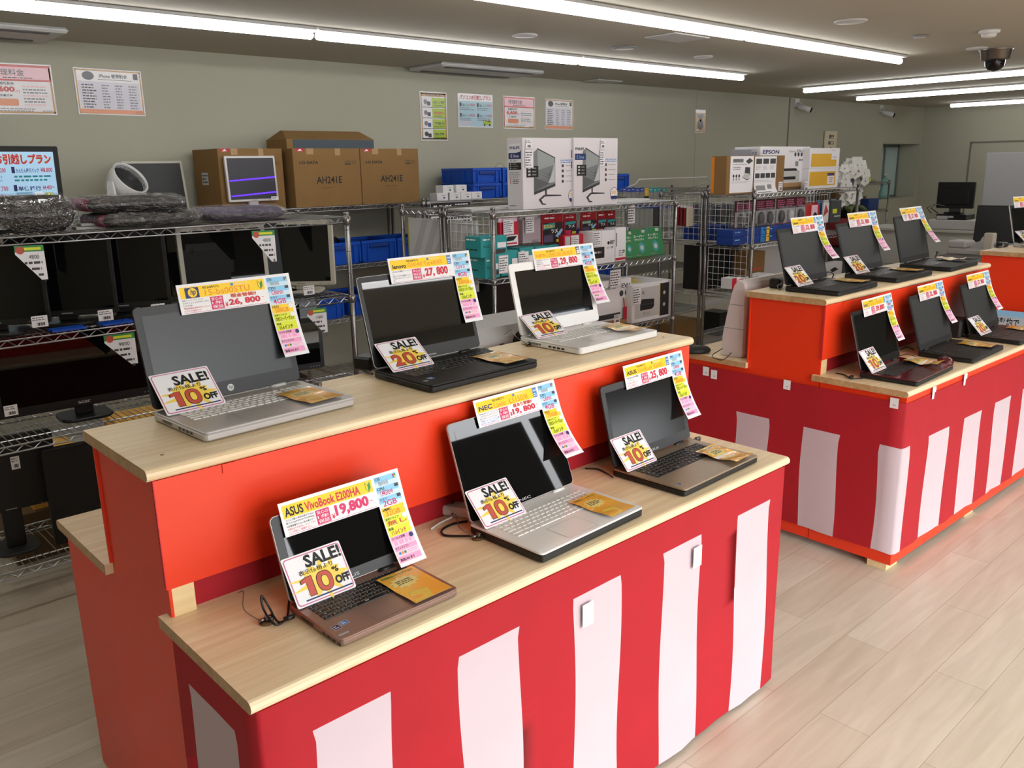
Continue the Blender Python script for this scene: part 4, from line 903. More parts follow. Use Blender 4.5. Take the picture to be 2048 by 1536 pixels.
crate('blue crate right of the white monitor boxes on the wall rack',6.19,5.44,zB,.30,.42,.16)
f=MB(); f.tube([(4.82+.0*k,5.4,zB+.2) if k==0 else (4.82+.012*k,5.4+.004*math.sin(k),zB+.24+.03*math.sin(k*.35)) for k in range(10)],.003,'bag',n=5); tag(f.build('clear_cable'),'thin clear cable looping over the upper blue crate','cable')
f=MB(); f.box(6.1,5.38,zB+.15,6.3,5.5,zB+.19,'grey',ch=.01); tag(f.build('grey_device'),'grey device sticking out of the far blue crate','device')
zb=BL[2]+.004
for i,(x,l) in enumerate(((2.50,'blue crate half hidden by the beige monitor, yellow pouch in it'),(2.81,'blue crate next to the rack post on the middle wall shelf'),(3.12,'blue crate holding black cables on the middle wall shelf'),(3.43,'blue crate right of the crate with black cables'),(3.74,'blue crate at the end of the middle wall shelf'))):
    crate(l,x+.1,5.43,zb,.30,.38,.155)
for i,(x,l) in enumerate(((2.62,'blue crate on the lower wall shelf, left one'),(2.95,'blue crate on the lower wall shelf under the cable crate'),(3.3,'blue crate on the lower wall shelf, right one'))): crate(l,x+.1,5.43,BL[1]+.004,.30,.38,.155)
t=thing('cable_pile','tangle of black cables heaped in a blue crate','cable',(3.2,5.43,zb+.02)); 
f=MB()
for k in range(9):
    f.tube([((.09+.02*math.sin(k))*math.cos(i*.7+k)+.01*k-.04,.10*math.sin(i*.7+k*1.3),.10+.03*math.sin(i*.9+k*2)+.004*k) for i in range(12)],.006,'cable',n=5)
o=f.build('cord',t)
f=MB(); f.box(3.05,5.36,zb+.06,3.13,5.4,zb+.21,mat('blue_grey_card','#4f6b8c',.5)); tag(f.build('card_box'),'small blue grey card box standing in the cable crate','box')
f=MB(); f.slab(2.50,5.34,2.62,5.40,zb+.06,zb+.22,.02,'ybx',.008); tag(f.build('pouch'),'yellow pouch sticking out of a blue crate','pouch')

# small white boxes, junk sign
def wb(f,w,h): f.lines(w*.42,h*.6,w*.8,h*.78,2,'grey',.0006,.4,.1); f.rect(w*.55,h*.28,w*.72,h*.45,'dgrey',.0006)
g='small white boxes stacked on the wall rack'
for i,(x,zz,l) in enumerate(((4.075,0,'small white box, bottom row first from the left'),(4.20,0,'small white box, bottom row second from the left'),(4.31,0,'small white box, bottom row third from the left'),(4.42,0,'small white box, bottom row at the right end'),(4.135,.0565,'small white box, left one on top'),(4.265,.0565,'small white box, right one on top'))):
    carton(l,x,x+.107,5.235,5.33,zB+zz,zB+zz+.056,'white',wb,group=g,name='small_box')
f=MB(face_m((3.985,BY0-.012,1.29),*FRONT)); f.slab(0,0,.40,.088,-.003,0,.002,'black',.0005); 
for e in ((0,0,.40,.003),(0,.085,.40,.088),(0,0,.003,.088),(.397,0,.40,.088)): f.rect(*e,'white',.0004)
f.T('JUNK',.02,.012,.215,.066,'white',.0006,.05); f.lines(.24,.06,.38,.074,1,'white',.0006,.6,.3); f.lines(.25,.036,.39,.05,1,'white',.0006,.6,.1)
tag(f.build('junk_sign'),'black sign reading JUNK hung on the wall rack edge','sign')
f=MB(face_m((3.99,BY0-.01,1.215),*FRONT)); f.slab(0,0,.40,.06,-.002,0,.002,'white',.0005); f.lines(.02,.03,.38,.05,1,'black',.0004,.7,.0); f.lines(.05,.006,.38,.024,1,'black',.0004,.7,.0)
tag(f.build('notice_strip'),'white notice strip under the black junk sign','sign')
# ---------------------------------------------------------------- posters on the wall
def poster(label,corners,draw,m='lam'):
    tl,tr,bl=[at(*c,Y=YB-.004) for c in corners]
    w=(tr-tl).length; h=(tl-bl).length
    f=MB(face_m(bl,(1,0,(tr.z-tl.z)/max(tr.x-tl.x,.01)),(0,0,1)))
    f.rect(0,0,w,h,m,0); f.rect(0,0,w,h,'white',-.0015)
    draw(f,w,h); return tag(f.build('wall_poster'),label,'poster',group='laminated posters on the wall')
def fr(f,w,h,m,t=.012):
    for e in ((t*.6,t*.6,w-t*.6,t*1.4),(t*.6,h-t*1.4,w-t*.6,h-t*.6),(t*.6,t*.6,t*1.4,h-t*.6),(w-t*1.4,t*.6,w-t*.6,h-t*.6)): f.rect(*e,m,.0006)
lp={k:mat('laminated_'+k,c,.2) for k,c in (('pink','#e8b8c0'),('red','#c23a3a'),('orange','#dd8a5e'),('green','#a8c224'),('blue','#a9cbd8'),('brown','#b98a4e'),('lilac','#cfcbd6'),('ink','#2a2a2e'),('text','#77747c'),('navy','#2c3f86'))}
def table(f,w,h):
    fr(f,w,h,lp['brown'],.010); f.rect(.02,.03,w-.02,h*.72,lp['lilac'],.0006); f.rect(.012,.008,w-.012,.032,lp['orange'],.0009)
    f.disc(w*.2,h*.84,.035,lp['ink'],.0006,16,.025); f.T('iPhone 修理料金',w*.36,h*.80,w*.78,h*.90,lp['ink'],.0009,.02); f.rect(w*.34,h*.765,w*.84,h*.775,lp['ink'],.0009); f.rect(w*.87,h*.8,w*.94,h*.93,lp['ink'],.0009)
    for c,(a,b_) in enumerate(((.09,.3),(.38,.5),(.58,.7),(.78,.92))):
        for r in range(9): f.lines(w*a,h*(.14+.06*r),w*b_,h*(.185+.06*r),1,lp['ink'] if c==0 else lp['text'],.0009,.6,.3)
    f.T('PCバスター',w*.86,.012,w*.97,.028,lp['ink'],.0012)
def price6600(f,w,h):
    fr(f,w,h,lp['brown'],.012); f.rect(.01,h*.68,w-.01,h-.01,lp['pink'],.0006); f.rect(.008,h*.655,w-.008,h*.69,lp['red'],.0009); f.rect(.008,h-.02,w-.008,h-.008,lp['red'],.0009); f.rect(.008,.02,.016,h-.02,lp['red'],.0009)
    f.T('修理料金',w*.16,h*.76,w*.6,h*.89,lp['ink'],.0009,.01); f.lines(w*.3,h*.70,w*.75,h*.74,1,lp['ink'],.0009)
    f.T('基本診断料金',w*.15,h*.57,w*.44,h*.635,lp['ink'],.0009,.02); f.T('6,600',w*.1,h*.42,w*.44,h*.55,lp['red'],.0009,.05); f.T('円',w*.45,h*.42,w*.5,h*.48,lp['red'],.0009)
    f.T('＋作業代金',w*.18,h*.345,w*.40,h*.395,lp['ink'],.0009,.02); f.slab(w*.14,h*.17,w*.47,h*.31,.0003,.0008,.01,lp['orange'],.0002)
    for i in range(7): f.lines(w*.55,h*(.17+.06*i),w*.92,h*(.215+.06*i),1,lp['text'] if i%3 else lp['pink'],.0009,.6,.2)
    f.lines(w*.08,h*.05,w*.7,h*.13,2,lp['text'],.0009,.4,.1); f.T('PCバスター',w*.8,h*.05,w*.95,h*.09,lp['ink'],.0009,.02)
def hikkoshi(f,w,h):
    f.rect(.008,.008,w-.008,h*.78,lp['blue'],.0005); f.T('パソコンお引越しプラン',w*.05,h*.82,w*.95,h*.96,lp['red'],.0009,.03)
    for u,v in ((.05,.62),(.54,.62),(.05,.31),(.54,.31)):
        f.rect(w*u,h*v,w*(u+.05),h*(v+.11),lp['ink'],.0009); f.T('引越しパック',w*(u+.06),h*v,w*(u+.27),h*(v+.08),lp['ink'],.0009,.01); f.T('¥8,800',w*(u+.29),h*v,w*(u+.43),h*(v+.09),lp['red'],.0009,.01); f.lines(w*u,h*(v-.12),w*(u+.42),h*(v-.02),2,lp['text'],.0009)
    f.rect(w*.7,h*.08,w*.94,h*.2,lp['green'],.0009); f.rect(w*.84,h*.17,w*.92,h*.26,lp['brown'],.0009)
    for u in (.75,.9): f.disc(w*u,h*.08,h*.035,lp['ink'],.0012)
    f.lines(w*.05,h*.04,w*.5,h*.2,3,lp['pink'],.0009)
def kaitori(f,w,h):
    fr(f,w,h,lp['brown'],.014); f.rect(.012,h*.90,w-.012,h-.012,lp['brown'],.0006); f.T('買取大歓迎',w*.2,h*.915,w*.8,h*.965,lp['ink'],.0009,.02)
    for i,s in enumerate(('ほしい物','高価買取','下取り','出張')):
        v=h*(.69-.218*i); f.rect(w*.08,v,w*.43,v+h*.19,'white',.0006); f.rect(w*.44,v,w*.94,v+h*.19,lp['green'],.0006)
        f.T(s,w*.5,v+h*.07,w*.88,v+h*.13,lp['ink'] if i!=1 else lp['red'],.0009,.02); f.lines(w*.5,v+h*.02,w*.9,v+h*.05,1,lp['ink'],.0009); f.disc(w*.2,v+h*.1,w*.07,lp['ink'] if i==3 else lp['text'],.0009); f.rect(w*.26,v+h*.03,w*.38,v+h*.11,lp['navy'] if i==2 else lp['ink'],.0009); f.rect(w*.08,v-.004,w*.94,v,lp['ink'],.0009)
poster('laminated price poster cut by the left picture edge, large pink figures',((-33,124),(111,131),(-27,228)),price6600)
poster('laminated price table with orange foot beside the pink figured poster',((145,134),(281,143),(158,228)),table)
poster('tall laminated poster with four green picture rows',((836,182),(890,185),(843,281)),kaitori)
poster('pale blue laminated moving plan poster with green truck',((913,186),(983,190),(917,254)),hikkoshi)
poster('laminated poster with large red 6,600 above the first white monitor box',((1004,191),(1068,195),(1007,257)),price6600)
poster('grey laminated price table rightmost above the white monitor boxes',((1087,197),(1144,201),(1090,258)),table)
def security(f,w,h): f.rect(.006,.006,w-.006,h*.86,lp['brown'],.0005); f.poly([(w*.15,h*.8),(w*.5,h*.45),(w*.85,h*.8)],lp['ink'],.0009); f.disc(w*.5,h*.35,w*.3,lp['ink'],.0009); f.lines(w*.1,h*.04,w*.9,h*.18,1,'white',.0009)
poster('small yellow and black poster alone on the wall past the others',((1389,219),(1409,220),(1390,265)),security)

# ---------------------------------------------------------------- middle rack: white monitor boxes on top
zC=CL[3]+.004
def phil_side(num):
    def d(f,w,h):
        f.rect(w*.12,h*.56,w*.9,h*.93,'lgrey',.0004); f.rect(w*.125,h*.563,w*.895,h*.927,'white',.0006); f.T('PHILIPS',w*.2,h*.845,w*.82,h*.885,'navy',.0009,.03)
        f.rect(w*.12,h*.71,w*.9,h*.795,'navy',.0009); f.poly([(w*.6,h*.795),(w*.9,h*.795),(w*.9,h*.84),(w*.85,h*.81)],'navy',.0009); f.T('E line',w*.26,h*.73,w*.76,h*.775,'white',.0012,.01)
        f.T(num,w*.18,h*.675,w*.33,h*.70,'dgrey',.0009); f.lines(w*.38,h*.67,w*.8,h*.70,2,'grey',.0009)
        f.rect(w*.12,h*.56,w*.9,h*.66,'black',.0009)
        for i in range(3): f.disc(w*.24,h*(.58+.03*i),w*.05,'lgrey',.0012,10,h*.009); f.lines(w*.36,h*(.573+.03*i),w*.76,h*(.588+.03*i),1,'lgrey',.0012)
        if num=='22': f.lines(w*.12,h*.44,w*.9,h*.53,4,'grey',.0006,.4,.3); f.rect(w*.2,h*.36,w*.24,h*.44,'brick',.0006); f.lines(w*.35,h*.36,w*.8,h*.43,3,'dgrey',.0006,.5,.2)
        else: f.lines(w*.1,h*.12,w*.7,h*.2,3,'grey',.0006); f.rect(w*.06,h*.05,w*.1,h*.12,'dgrey',.0006); f.lines(w*.3,h*.05,w*.8,h*.10,2,'dgrey',.0006)
        for i in range(4): f.rect(w*(.15+.11*i),h*(.045 if num=='22' else .42),w*(.21+.11*i),h*(.06 if num=='22' else .435),'dgrey',.0006)
    return d
def phil_front(cut):
    def d(f,w,h):
        x0,x1=w*.19,w*.58
        gp=[mat('screen_print_%d'%i,c,.5) for i,c in enumerate(('#5c5f60','#7d8182','#9ca1a1','#c4c8c8'))]
        f.poly([(x0+w*.07,h*.85),(x1,h*.72),(x1,h*.335),(x0,h*.22),(x0,h*.80)],gp[1],.0004)
        f.poly([(x0+w*.07,h*.85),(x0+w*.07,h*.55),(x1-w*.02,h*.62),(x1-w*.02,h*.73)],gp[2],.0006); f.poly([(x1-w*.13,h*.36),(x1-w*.01,h*.375),(x1-w*.01,h*.66)],gp[3],.0008)
        f.poly([(x0,h*.25),(x0+w*.3,h*.36),(x0,h*.45)],gp[0],.0008); 
        for k in range(3): f.poly([(x0+.03,h*(.56-.05*k)),(x0+w*.26,h*(.48-.04*k)),(x1-.01,h*(.62-.02*k)),(x0+w*.27,h*(.465-.04*k))],gp[0],.001)
        f.poly([(x0,h*.20),(x1,h*.315),(x1,h*.35),(x0,h*.245)],'dgrey',.001); f.poly([(x0+w*.065,h*.86),(x1,h*.725),(x1,h*.71),(x0+w*.065,h*.84)],'dgrey',.001)
        xs=x0+w*.2; f.rect(xs,h*.185,xs+w*.03,h*.27,'dgrey',.001)
        f.poly([(xs+w*.02,h*.2),(xs+w*.3,h*.185),(xs+w*.3,h*.168),(xs,h*.172),(xs-w*.07,h*.13),(xs-w*.04,h*.075),(xs+w*.02,h*.065),(xs+w*.01,h*.05),(xs-w*.06,h*.055),(xs-w*.12,h*.13),(xs-w*.03,h*.19)],'dgrey',.0011)
        f.rect(w*.06,h*.45,w*.27,h*.61,'black',.0012)
        for i in range(3): f.rect(w*.09,h*(.475+.045*i),w*.13,h*(.50+.045*i),'lgrey',.0015); f.rect(w*.16,h*(.478+.045*i),w*.23,h*(.494+.045*i),'grey',.0015)
        if cut: f.T('PHILIPS',w*.03,h*.82,w*.22,h*.86,'dgrey',.0008,.03); f.rect(w*.02,h*.68,w*.26,h*.77,'navy',.0013); f.T('E line',w*.06,h*.70,w*.22,h*.745,'sky',.0016)
        f.lines(w*.68,h*.64,w*.99,h*.70,2,'blue',.0006,.4,.1)
        for i in range(4): f.rect(w*.70,h*(.36+.075*i),w*.74,h*(.40+.075*i),'dgrey',.0006); f.lines(w*.78,h*(.37+.075*i),w*.96,h*(.39+.075*i),1,'grey',.0006)
        f.disc(w*.92,h*.16,w*.095,'navy',.0006,20,h*.10); f.disc(w*.92,h*.16,w*.085,'white',.0009,20,h*.093); f.T('5年',w*.86,h*.15,w*.97,h*.215,'flyer',.0012,.02); f.rect(w*.85,h*.08,w*.99,h*.13,'navy',.0012)
    return d
xa=at(1048,417,Y=3.66).x; xb=at(1118,411,Y=3.66).x; xc=at(1149,409,Y=3.64).x; xd=at(1211,402,Y=3.64).x
wbx=mat('white_box_print','#e6e0e2',.5)
carton('tall white monitor box with blue E line panel, 22 inch, left one',xa,xa+.46,3.665,3.80,zC,zC+.405,wbx,phil_front(False),left=phil_side('22'),group='tall white monitor boxes')
carton('tall white monitor box with blue E line panel, 24 inch, right one',xc,xd+.12,3.645,3.785,zC,zC+.408,wbx,phil_front(True),left=phil_side('24'),group='tall white monitor boxes')
goods_tag('handwritten tag on the left white monitor box',(xa+.012,3.66,zC+.235),.07,.105); small_label('white label above the tag on the left monitor box',(xa+.02,3.66,zC+.345),.05,.05)
goods_tag('handwritten tag at the edge of the right white monitor box',(xd-.06,3.64,zC+.235),.055,.10); small_label('white label above the tag on the right monitor box',(xd-.05,3.64,zC+.345),.04,.05)
f=MB(); f.box(CX0+.02,3.83,zC,CX1-.02,4.04,zC+.012,'lgrey'); tag(f.build('shelf_sheet'),'shiny pale sheet lying on the middle rack behind the white boxes','sheet')
f=MB(); f.box(xd+.16,3.63,zC,CX1-.01,4.03,zC+.004,mat('glossy_sheet','#d8d8d8',.12)); tag(f.build('shelf_sheet'),'glossy shelf liner right of the white monitor boxes','sheet')
# white grid panels
def grid(label,o,u,w,h,p=.05,r=.0018,grp='white wire grid panels'):
    f=MB(face_m(o,u,(0,0,1)))
    for k in range(int(w/p)+1): f.tube([(k*p,0,0),(k*p,h,0)],r if 0<k<int(w/p) else r*1.8,'wh',n=4)
    for k in range(int(h/p)+1): f.tube([(0,k*p,.002),(int(w/p)*p,k*p,.002)],r if 0<k<int(h/p) else r*1.8,'wh',n=4)
    return tag(f.build('grid_panel'),label,'grid panel',group=grp)
grid('white wire grid behind the hanging packs of the middle rack',(CX0+.03,4.035,CL[2]+.005),(1,0,0),1.62,.35)
grid('white wire grid at the left end of the middle rack',(CX0+.018,4.02,CL[2]+.005),(0,-1,0),.36,.35)
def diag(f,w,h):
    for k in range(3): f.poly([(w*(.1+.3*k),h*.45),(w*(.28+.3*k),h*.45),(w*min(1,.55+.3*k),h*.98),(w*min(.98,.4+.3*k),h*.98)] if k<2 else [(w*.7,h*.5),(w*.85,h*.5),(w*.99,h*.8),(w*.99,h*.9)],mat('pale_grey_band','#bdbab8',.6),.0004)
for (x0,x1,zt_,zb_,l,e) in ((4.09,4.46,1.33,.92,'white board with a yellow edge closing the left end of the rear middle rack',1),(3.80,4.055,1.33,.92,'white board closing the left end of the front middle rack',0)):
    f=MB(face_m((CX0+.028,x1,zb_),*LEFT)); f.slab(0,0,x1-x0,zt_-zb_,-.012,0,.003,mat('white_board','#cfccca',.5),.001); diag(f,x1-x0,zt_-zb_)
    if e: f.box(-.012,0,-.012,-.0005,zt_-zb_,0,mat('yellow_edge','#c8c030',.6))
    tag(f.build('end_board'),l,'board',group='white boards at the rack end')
# shelf one of the middle rack
zs=CL[2]+.004; YF_=3.66
def tealf(f,w,h): f.lines(w*.08,h*.8,w*.35,h*.92,1,'white',.0006,.6,.2); f.rect(w*.62,h*.42,w*.95,h*.68,'white',.0006); f.poly([(w*.5,h*.12),(w*.9,h*.16),(w*.95,h*.36),(w*.58,h*.36)],'dgrey',.0008); f.lines(w*.08,h*.45,w*.4,h*.6,2,'black',.0006,.35,.3)
def teall(f,w,h): f.lines(w*.1,h*.78,w*.7,h*.92,1,'white',.0006,.5,.3); f.lines(w*.1,h*.3,w*.8,h*.45,1,'black',.0006,.4,.3)
g='teal network device boxes on the middle rack'
def pb(label,px,Y,dep,base,m,pr=None,le=None,tp=None,cat='box',name='carton',group=None,rot=0):
    X0,X1,Z0,Z1=pbox(*px,Y,base); return carton(label,X0,X1,Y,Y+dep,Z0,Z1,m,pr,cat,name,group,le,tp,None,rot)
pb('teal box nearest the rack post, bottom left one of the pile',(971,1000,514,556),3.66,.16,zs,'teal',tealf,teall,group=g)
X0,X1,Z0,Z1=pbox(971,1000,514,556,3.66,zs)
carton('teal box lying on top of the bottom left teal box',X0-.03,X1+.06,3.66,3.80,Z1+.001,Z1+.118,'teal',tealf,group=g,left=teall)
carton('narrow teal box at the left end behind the post',X0-.01,X0+.12,3.83,3.93,zs,zs+.12,'teal',tealf,group=g,left=teall)
pb('teal box behind the white laptop card, tag on its face',(1003,1037,503,552),3.68,.12,zs,'teal',tealf,group=g)
pb('teal box right of the tagged ones on the middle rack',(1040,1068,499,549),3.70,.12,zs,'teal',tealf,group=g)
pb('teal box half hidden by the price card of the white laptop',(1071,1105,498,545),3.72,.12,zs,'teal',tealf,group=g)
goods_tag('handwritten tag on the lowest teal box',at(998,548,Y=3.655),.075,.105); goods_tag('handwritten tag on the second teal box',at(1037,538,Y=3.672),.085,.10)
def pack(label,px,Y,m1,m2,hdr=.28,name='hanging_pack',cat='pack',group='hanging packs on the middle rack',draw=None,dep=.018,hook=True):
    X0,X1,Z0,Z1=pbox(*px,Y); w,h=X1-X0,Z1-Z0
    t=thing(name,label,cat,((X0+X1)/2,Y,Z0),0,group)
    f=MB(); f.slab(-w/2,-dep/2,w/2,dep/2,0,h*(1-hdr),.004,m1,.002)
    f.M=face_m((-w/2,-dep/2,0),*FRONT)
    if draw: draw(f,w,h*(1-hdr))
    f.build('pack_body',t)
    f=MB(); f.box(-w/2,-.002,h*(1-hdr),w/2,.002,h,m2); f.M=face_m((-w/2,-.0021,h*(1-hdr)),*FRONT); f.lines(w*.15,h*hdr*.3,w*.8,h*hdr*.7,1,'white',.0006,.4,.3); f.build('header_card',t)
    if hook: f=MB(); f.tube([(0,-.02,h-.008),(0,max(.05,.03),h-.006)],.002,'wh',n=4); f.build('hook',t)
    return t
def lan(f,w,h):
    f.rect(w*.05,h*.05,w*.95,h*.98,'black',.0006); f.poly([(w*.05,h*.75),(w*.6,h*.80),(w*.6,h*.98),(w*.05,h*.93)],'teal',.0009); f.T('折れない',w*.08,h*.79,w*.58,h*.92,'yellow',.0012,.03); f.T('ツメ',w*.42,h*.60,w*.72,h*.76,'white',.0012,.03)
    f.poly([(w*.6,h*.5),(w*.9,h*.75),(w*.96,h*.7),(w*.75,h*.42)],'sky',.0011); f.rect(w*.08,h*.3,w*.5,h*.55,'purple',.0009); f.rect(w*.66,h*.28,w*.92,h*.38,'lime',.0012); f.rect(w*.05,h*.05,w*.95,h*.2,'teal',.0012)
def lan2(f,w,h): f.rect(w*.06,h*.05,w*.94,h*.98,'black',.0006); f.T('ツメ',w*.3,h*.55,w*.8,h*.75,'white',.0009,.03); f.poly([(w*.06,h*.75),(w*.9,h*.8),(w*.9,h*.96),(w*.06,h*.93)],'teal',.0009); f.rect(w*.08,h*.1,w*.5,h*.4,'mag',.0009); f.rect(w*.6,h*.12,w*.9,h*.3,'lime',.0009)
rb=mat('red_pouch','#a01824',.3)
pack('large red cable pouch, lowest of the hanging row',(1082,1125,428,500),3.80,rb,rb,.22,draw=lan)
pack('red cable pouch right of the large one',(1127,1152,428,472),3.84,rb,rb,.30,draw=lan2)
pack('red cable pouch third in the hanging row',(1161,1192,424,470),3.84,rb,rb,.34,draw=lan)
pack('red cable pouch fourth in the hanging row',(1194,1212,422,468),3.86,rb,rb,.34,draw=lan2)
pack('red cable pouch at the right end of the hanging row',(1213,1230,421,467),3.88,rb,rb,.34,draw=lan2)
def ebk(f,w,h): f.rect(w*.1,h*.02,w*.95,h*.45,'white',.0006); f.poly([(w*.2,h*.2),(w*.7,h*.22),(w*.9,h*.4),(w*.4,h*.4)],'black',.0009); f.rect(w*.1,h*.07,w*.9,h*.14,'red',.0009)
pack('red and white blister pack at the left end of the hanging row',(997,1034,436,492),3.80,'red','lpink',.14,draw=ebk,dep=.03)
pack('pale mauve blister pack with a black hanger slot',(1040,1076,431,485),3.82,mat('mauve_pack','#b9a6ac',.5),mat('mauve_pack2','#c9bcc0',.5),.12,dep=.05,draw=lambda f,w,h:(f.rect(w*.35,h*.93,w*.6,h*.99,'black',.0006),f.lines(w*.5,h*.02,w*.9,h*.12,2,'dgrey',.0006)))
goods_tag('handwritten tag over the red and white blister pack',at(1007,470,Y=3.77),.085,.09); goods_tag('handwritten tag over the pale mauve blister pack',at(1051,467,Y=3.785),.075,.10)
pb('red framed pack standing behind a handwritten tag',(1128,1168,469,505),3.74,.05,None,'red',lambda f,w,h:f.rect(w*.06,h*.08,w*.3,h*.92,'lgrey',.0006))
goods_tag('handwritten tag on the red framed pack',at(1142,500,Y=3.735),.075,.09)
def ink(f,w,h): f.rect(w*.02,h*.18,w*.52,h*.52,'black',.0006); f.lines(w*.06,h*.3,w*.4,h*.42,1,'lgrey',.0009,.5,.1); f.disc(w*.70,h*.62,w*.05,'black',.0006); f.T('BCI',w*.64,h*.44,w*.72,h*.50,'dgrey',.0006); f.T('887',w*.76,h*.57,w*.97,h*.69,'black',.0006,.02); f.T('+黒',w*.74,h*.44,w*.92,h*.51,'dgrey',.0006)
pb('white ink cartridge box with black panel and figure 887',(1185,1230,468,533),3.66,.12,zs,'white',ink,lambda f,w,h:None,group='white boxes on the middle rack')
pb('white box with a red foot stripe beside the ink cartridge box',(1231,1252,460,527),3.665,.10,zs,'white',lambda f,w,h:(f.rect(0,h*.04,w,h*.11,'red',.0006),f.rect(w*.05,h*.45,w*.12,h*.85,'dgrey',.0006),f.lines(w*.3,h*.15,w*.9,h*.35,3,'grey',.0006),f.disc(w*.8,h*.3,w*.08,'green',.0009)),group='white boxes on the middle rack')
goods_tag('handwritten tag on the white ink cartridge box',at(1187,494,Y=3.655),.075,.10)
def av(f,w,h): f.T('スーパー',w*.08,h*.70,w*.75,h*.79,'white',.0006,.03); f.T('セキュリティ',w*.12,h*.59,w*.7,h*.67,'white',.0006,.02); f.poly([(w*.5+w*.2*math.cos(R(60*k+30)),h*.34+w*.24*math.sin(R(60*k+30))) for k in range(6)],'teal',.0006); f.disc(w*.5,h*.34,w*.1,'lgrey',.0009); f.lines(w*.1,h*.05,w*.6,h*.11,1,'grey',.0006); f.rect(w*.62,h*.86,w*.82,h*.96,'lgrey',.0006)
for i,(px,l) in enumerate((((1253,1276,464,521),'green security software box, left one'),((1272,1302,462,519),'green security software box, middle one'),((1297,1327,460,517),'green security software box, right one with a blue corner'))):
    X0,X1,Z0,Z1=pbox(*px,3.68+.01*i,zs); w,h=X1-X0+.0,Z1-Z0
    t=thing('software_box',l,'box',((X0+X1)/2,3.70+.0*i,zs),0,'green security software boxes on the middle rack'); t.rotation_euler=(R(-14),0,R(-4))
    f=MB(); f.slab(-w/2,-.012,w/2,.012,.003,h,.002,'greenbx',.001,n=1); f.M=face_m((-w/2,-.012,0),*FRONT); av(f,w,h)
    if i==2: f.rect(0,h*.84,w*.18,h*.99,'blue',.0009)
    f.build('box_body',t)
goods_tag('handwritten tag hung on the white grid over the green boxes',at(1255,448,Y=4.02),.085,.13)
crate('blue crate seen through the white grid behind the green boxes',4.86,4.30,CL[2]+.004,.30,.36,.16)
crate('blue crate behind the printer box on the lower middle shelf',4.66,4.30,CL[1]+.24,.34,.36,.13)
carton('pale box under the rear blue crate of the middle rack',4.5,4.84,4.15,4.45,CL[1]+.004,CL[1]+.235,'lgrey')
# shelf two
zs=CL[1]+.004
def colorio(f,w,h): f.T('Colorio',w*.42,h*.80,w*.68,h*.88,'dgrey',.0006,0,.2); f.T('EW',w*.80,h*.80,w*.98,h*.89,'dgrey',.0006,.02); f.disc(w*.80,h*.68,w*.04,'dgrey',.0006); f.disc(w*.91,h*.68,w*.04,'dgrey',.0006); f.rect(w*.2,h*.16,w*.9,h*.42,'white',.0006); f.rect(w*.3,h*.16,w*.78,h*.27,'dgrey',.0008); f.rect(0,.001,w,h*.12,'tape',.0006)
pb('white printer carton on the lower middle shelf behind the white laptop',(1160,1262,548,640),3.70,.28,zs,'white',colorio,group='printer cartons on the middle rack')
X0,X1,Z0,Z1=pbox(1249,1263,620,650,3.695)
f=MB(face_m((X0-.02,3.69,zs+.03),*FRONT)); f.rect(0,0,.055,.085,'red',.0006); 
for k,(m_,a) in enumerate((('red',-.35),('yellow',-.15),('white',.1),('sky',.3))): f.poly([(.012+.011*k,.08),(.02+.011*k,.08),(.022+.011*k+a*.06,.15),(.012+.011*k+a*.06,.15)],m_,.0004)
f.rect(-.06,-.03,.06,0,'tape',.0005); tag(f.build('box_picture'),'printed picture of a red pencil cup on the printer carton','label')
def ep(f,w,h): f.rect(w*.07,h*.1,w*.68,h*.9,'lgrey',.0004); f.rect(w*.70,h*.06,w*.93,h*.94,'black',.0006); f.rect(w*.68,h*.06,w*.70,h*.94,'yellow',.0006); f.poly([(w*.2,h*.3),(w*.5,h*.3),(w*.55,h*.36),(w*.55,h*.56),(w*.24,h*.6),(w*.2,h*.5)],'black',.0006); f.rect(w*.22,h*.44,w*.53,h*.46,'dgrey',.0009); f.T('EP-50',w*.28,h*.16,w*.45,h*.24,'gold',.0006); f.T('N',w*.25,h*.72,w*.29,h*.82,'black',.0006,.02); f.disc(w*.81,h*.68,w*.03,'lgrey',.0009); f.disc(w*.81,h*.36,w*.03,'lgrey',.0009)
pb('white printer box with a black printer picture beside the rack post',(1264,1342,576,650),3.645,.36,zs,'white',ep,lambda f,w,h:(f.rect(w*.2,h*.12,w*.75,h*.88,'black',.0006),f.rect(w*.25,h*.45,w*.55,h*.75,'dgrey',.0009)),lambda f,w,d:(f.rect(w*.1,d*.2,w*.5,d*.6,'star',.0006),f.rect(w*.35,d*.55,w*.8,d*.9,'star',.0006)),group='printer cartons on the middle rack')
goods_tag('handwritten tag on the white printer carton',at(1220,577,Y=3.69),.11,.12); goods_tag('handwritten tag on the printer box by the rack post',at(1266,611,Y=3.64),.085,.12)
small_label('barcode label on the lower edge beside the printer box',at(1228,648,Y=3.64),.06,.06)
f=MB(); f.loft([[(x*s+3.40,y*s+3.82,z) for x,y in ((-.13,-.12),(.13,-.12),(.13,.12),(-.13,.12))] for z,s in ((CL[1]+.004,.85),(CL[1]+.39,1.0))],'blk'); tag(f.build('plastic_bin'),'tall black plastic bin on the lower shelf of the middle rack','bin')
pb('white webcam box on the lower shelf beside the black bin',(999,1032,611,655),3.66,.12,zs,'lgrey',lambda f,w,h:(f.disc(w*.4,h*.45,w*.2,'white',.0006),f.disc(w*.4,h*.45,w*.1,'grey',.0009),f.lines(w*.1,h*.8,w*.9,h*.92,1,'dgrey',.0006)))
pb('black and red box low on the middle rack behind the laptops',(962,1010,655,675),3.64,.2,None,'blk',lambda f,w,h:f.rect(w*.5,h*.3,w,h*.9,'red',.0006))
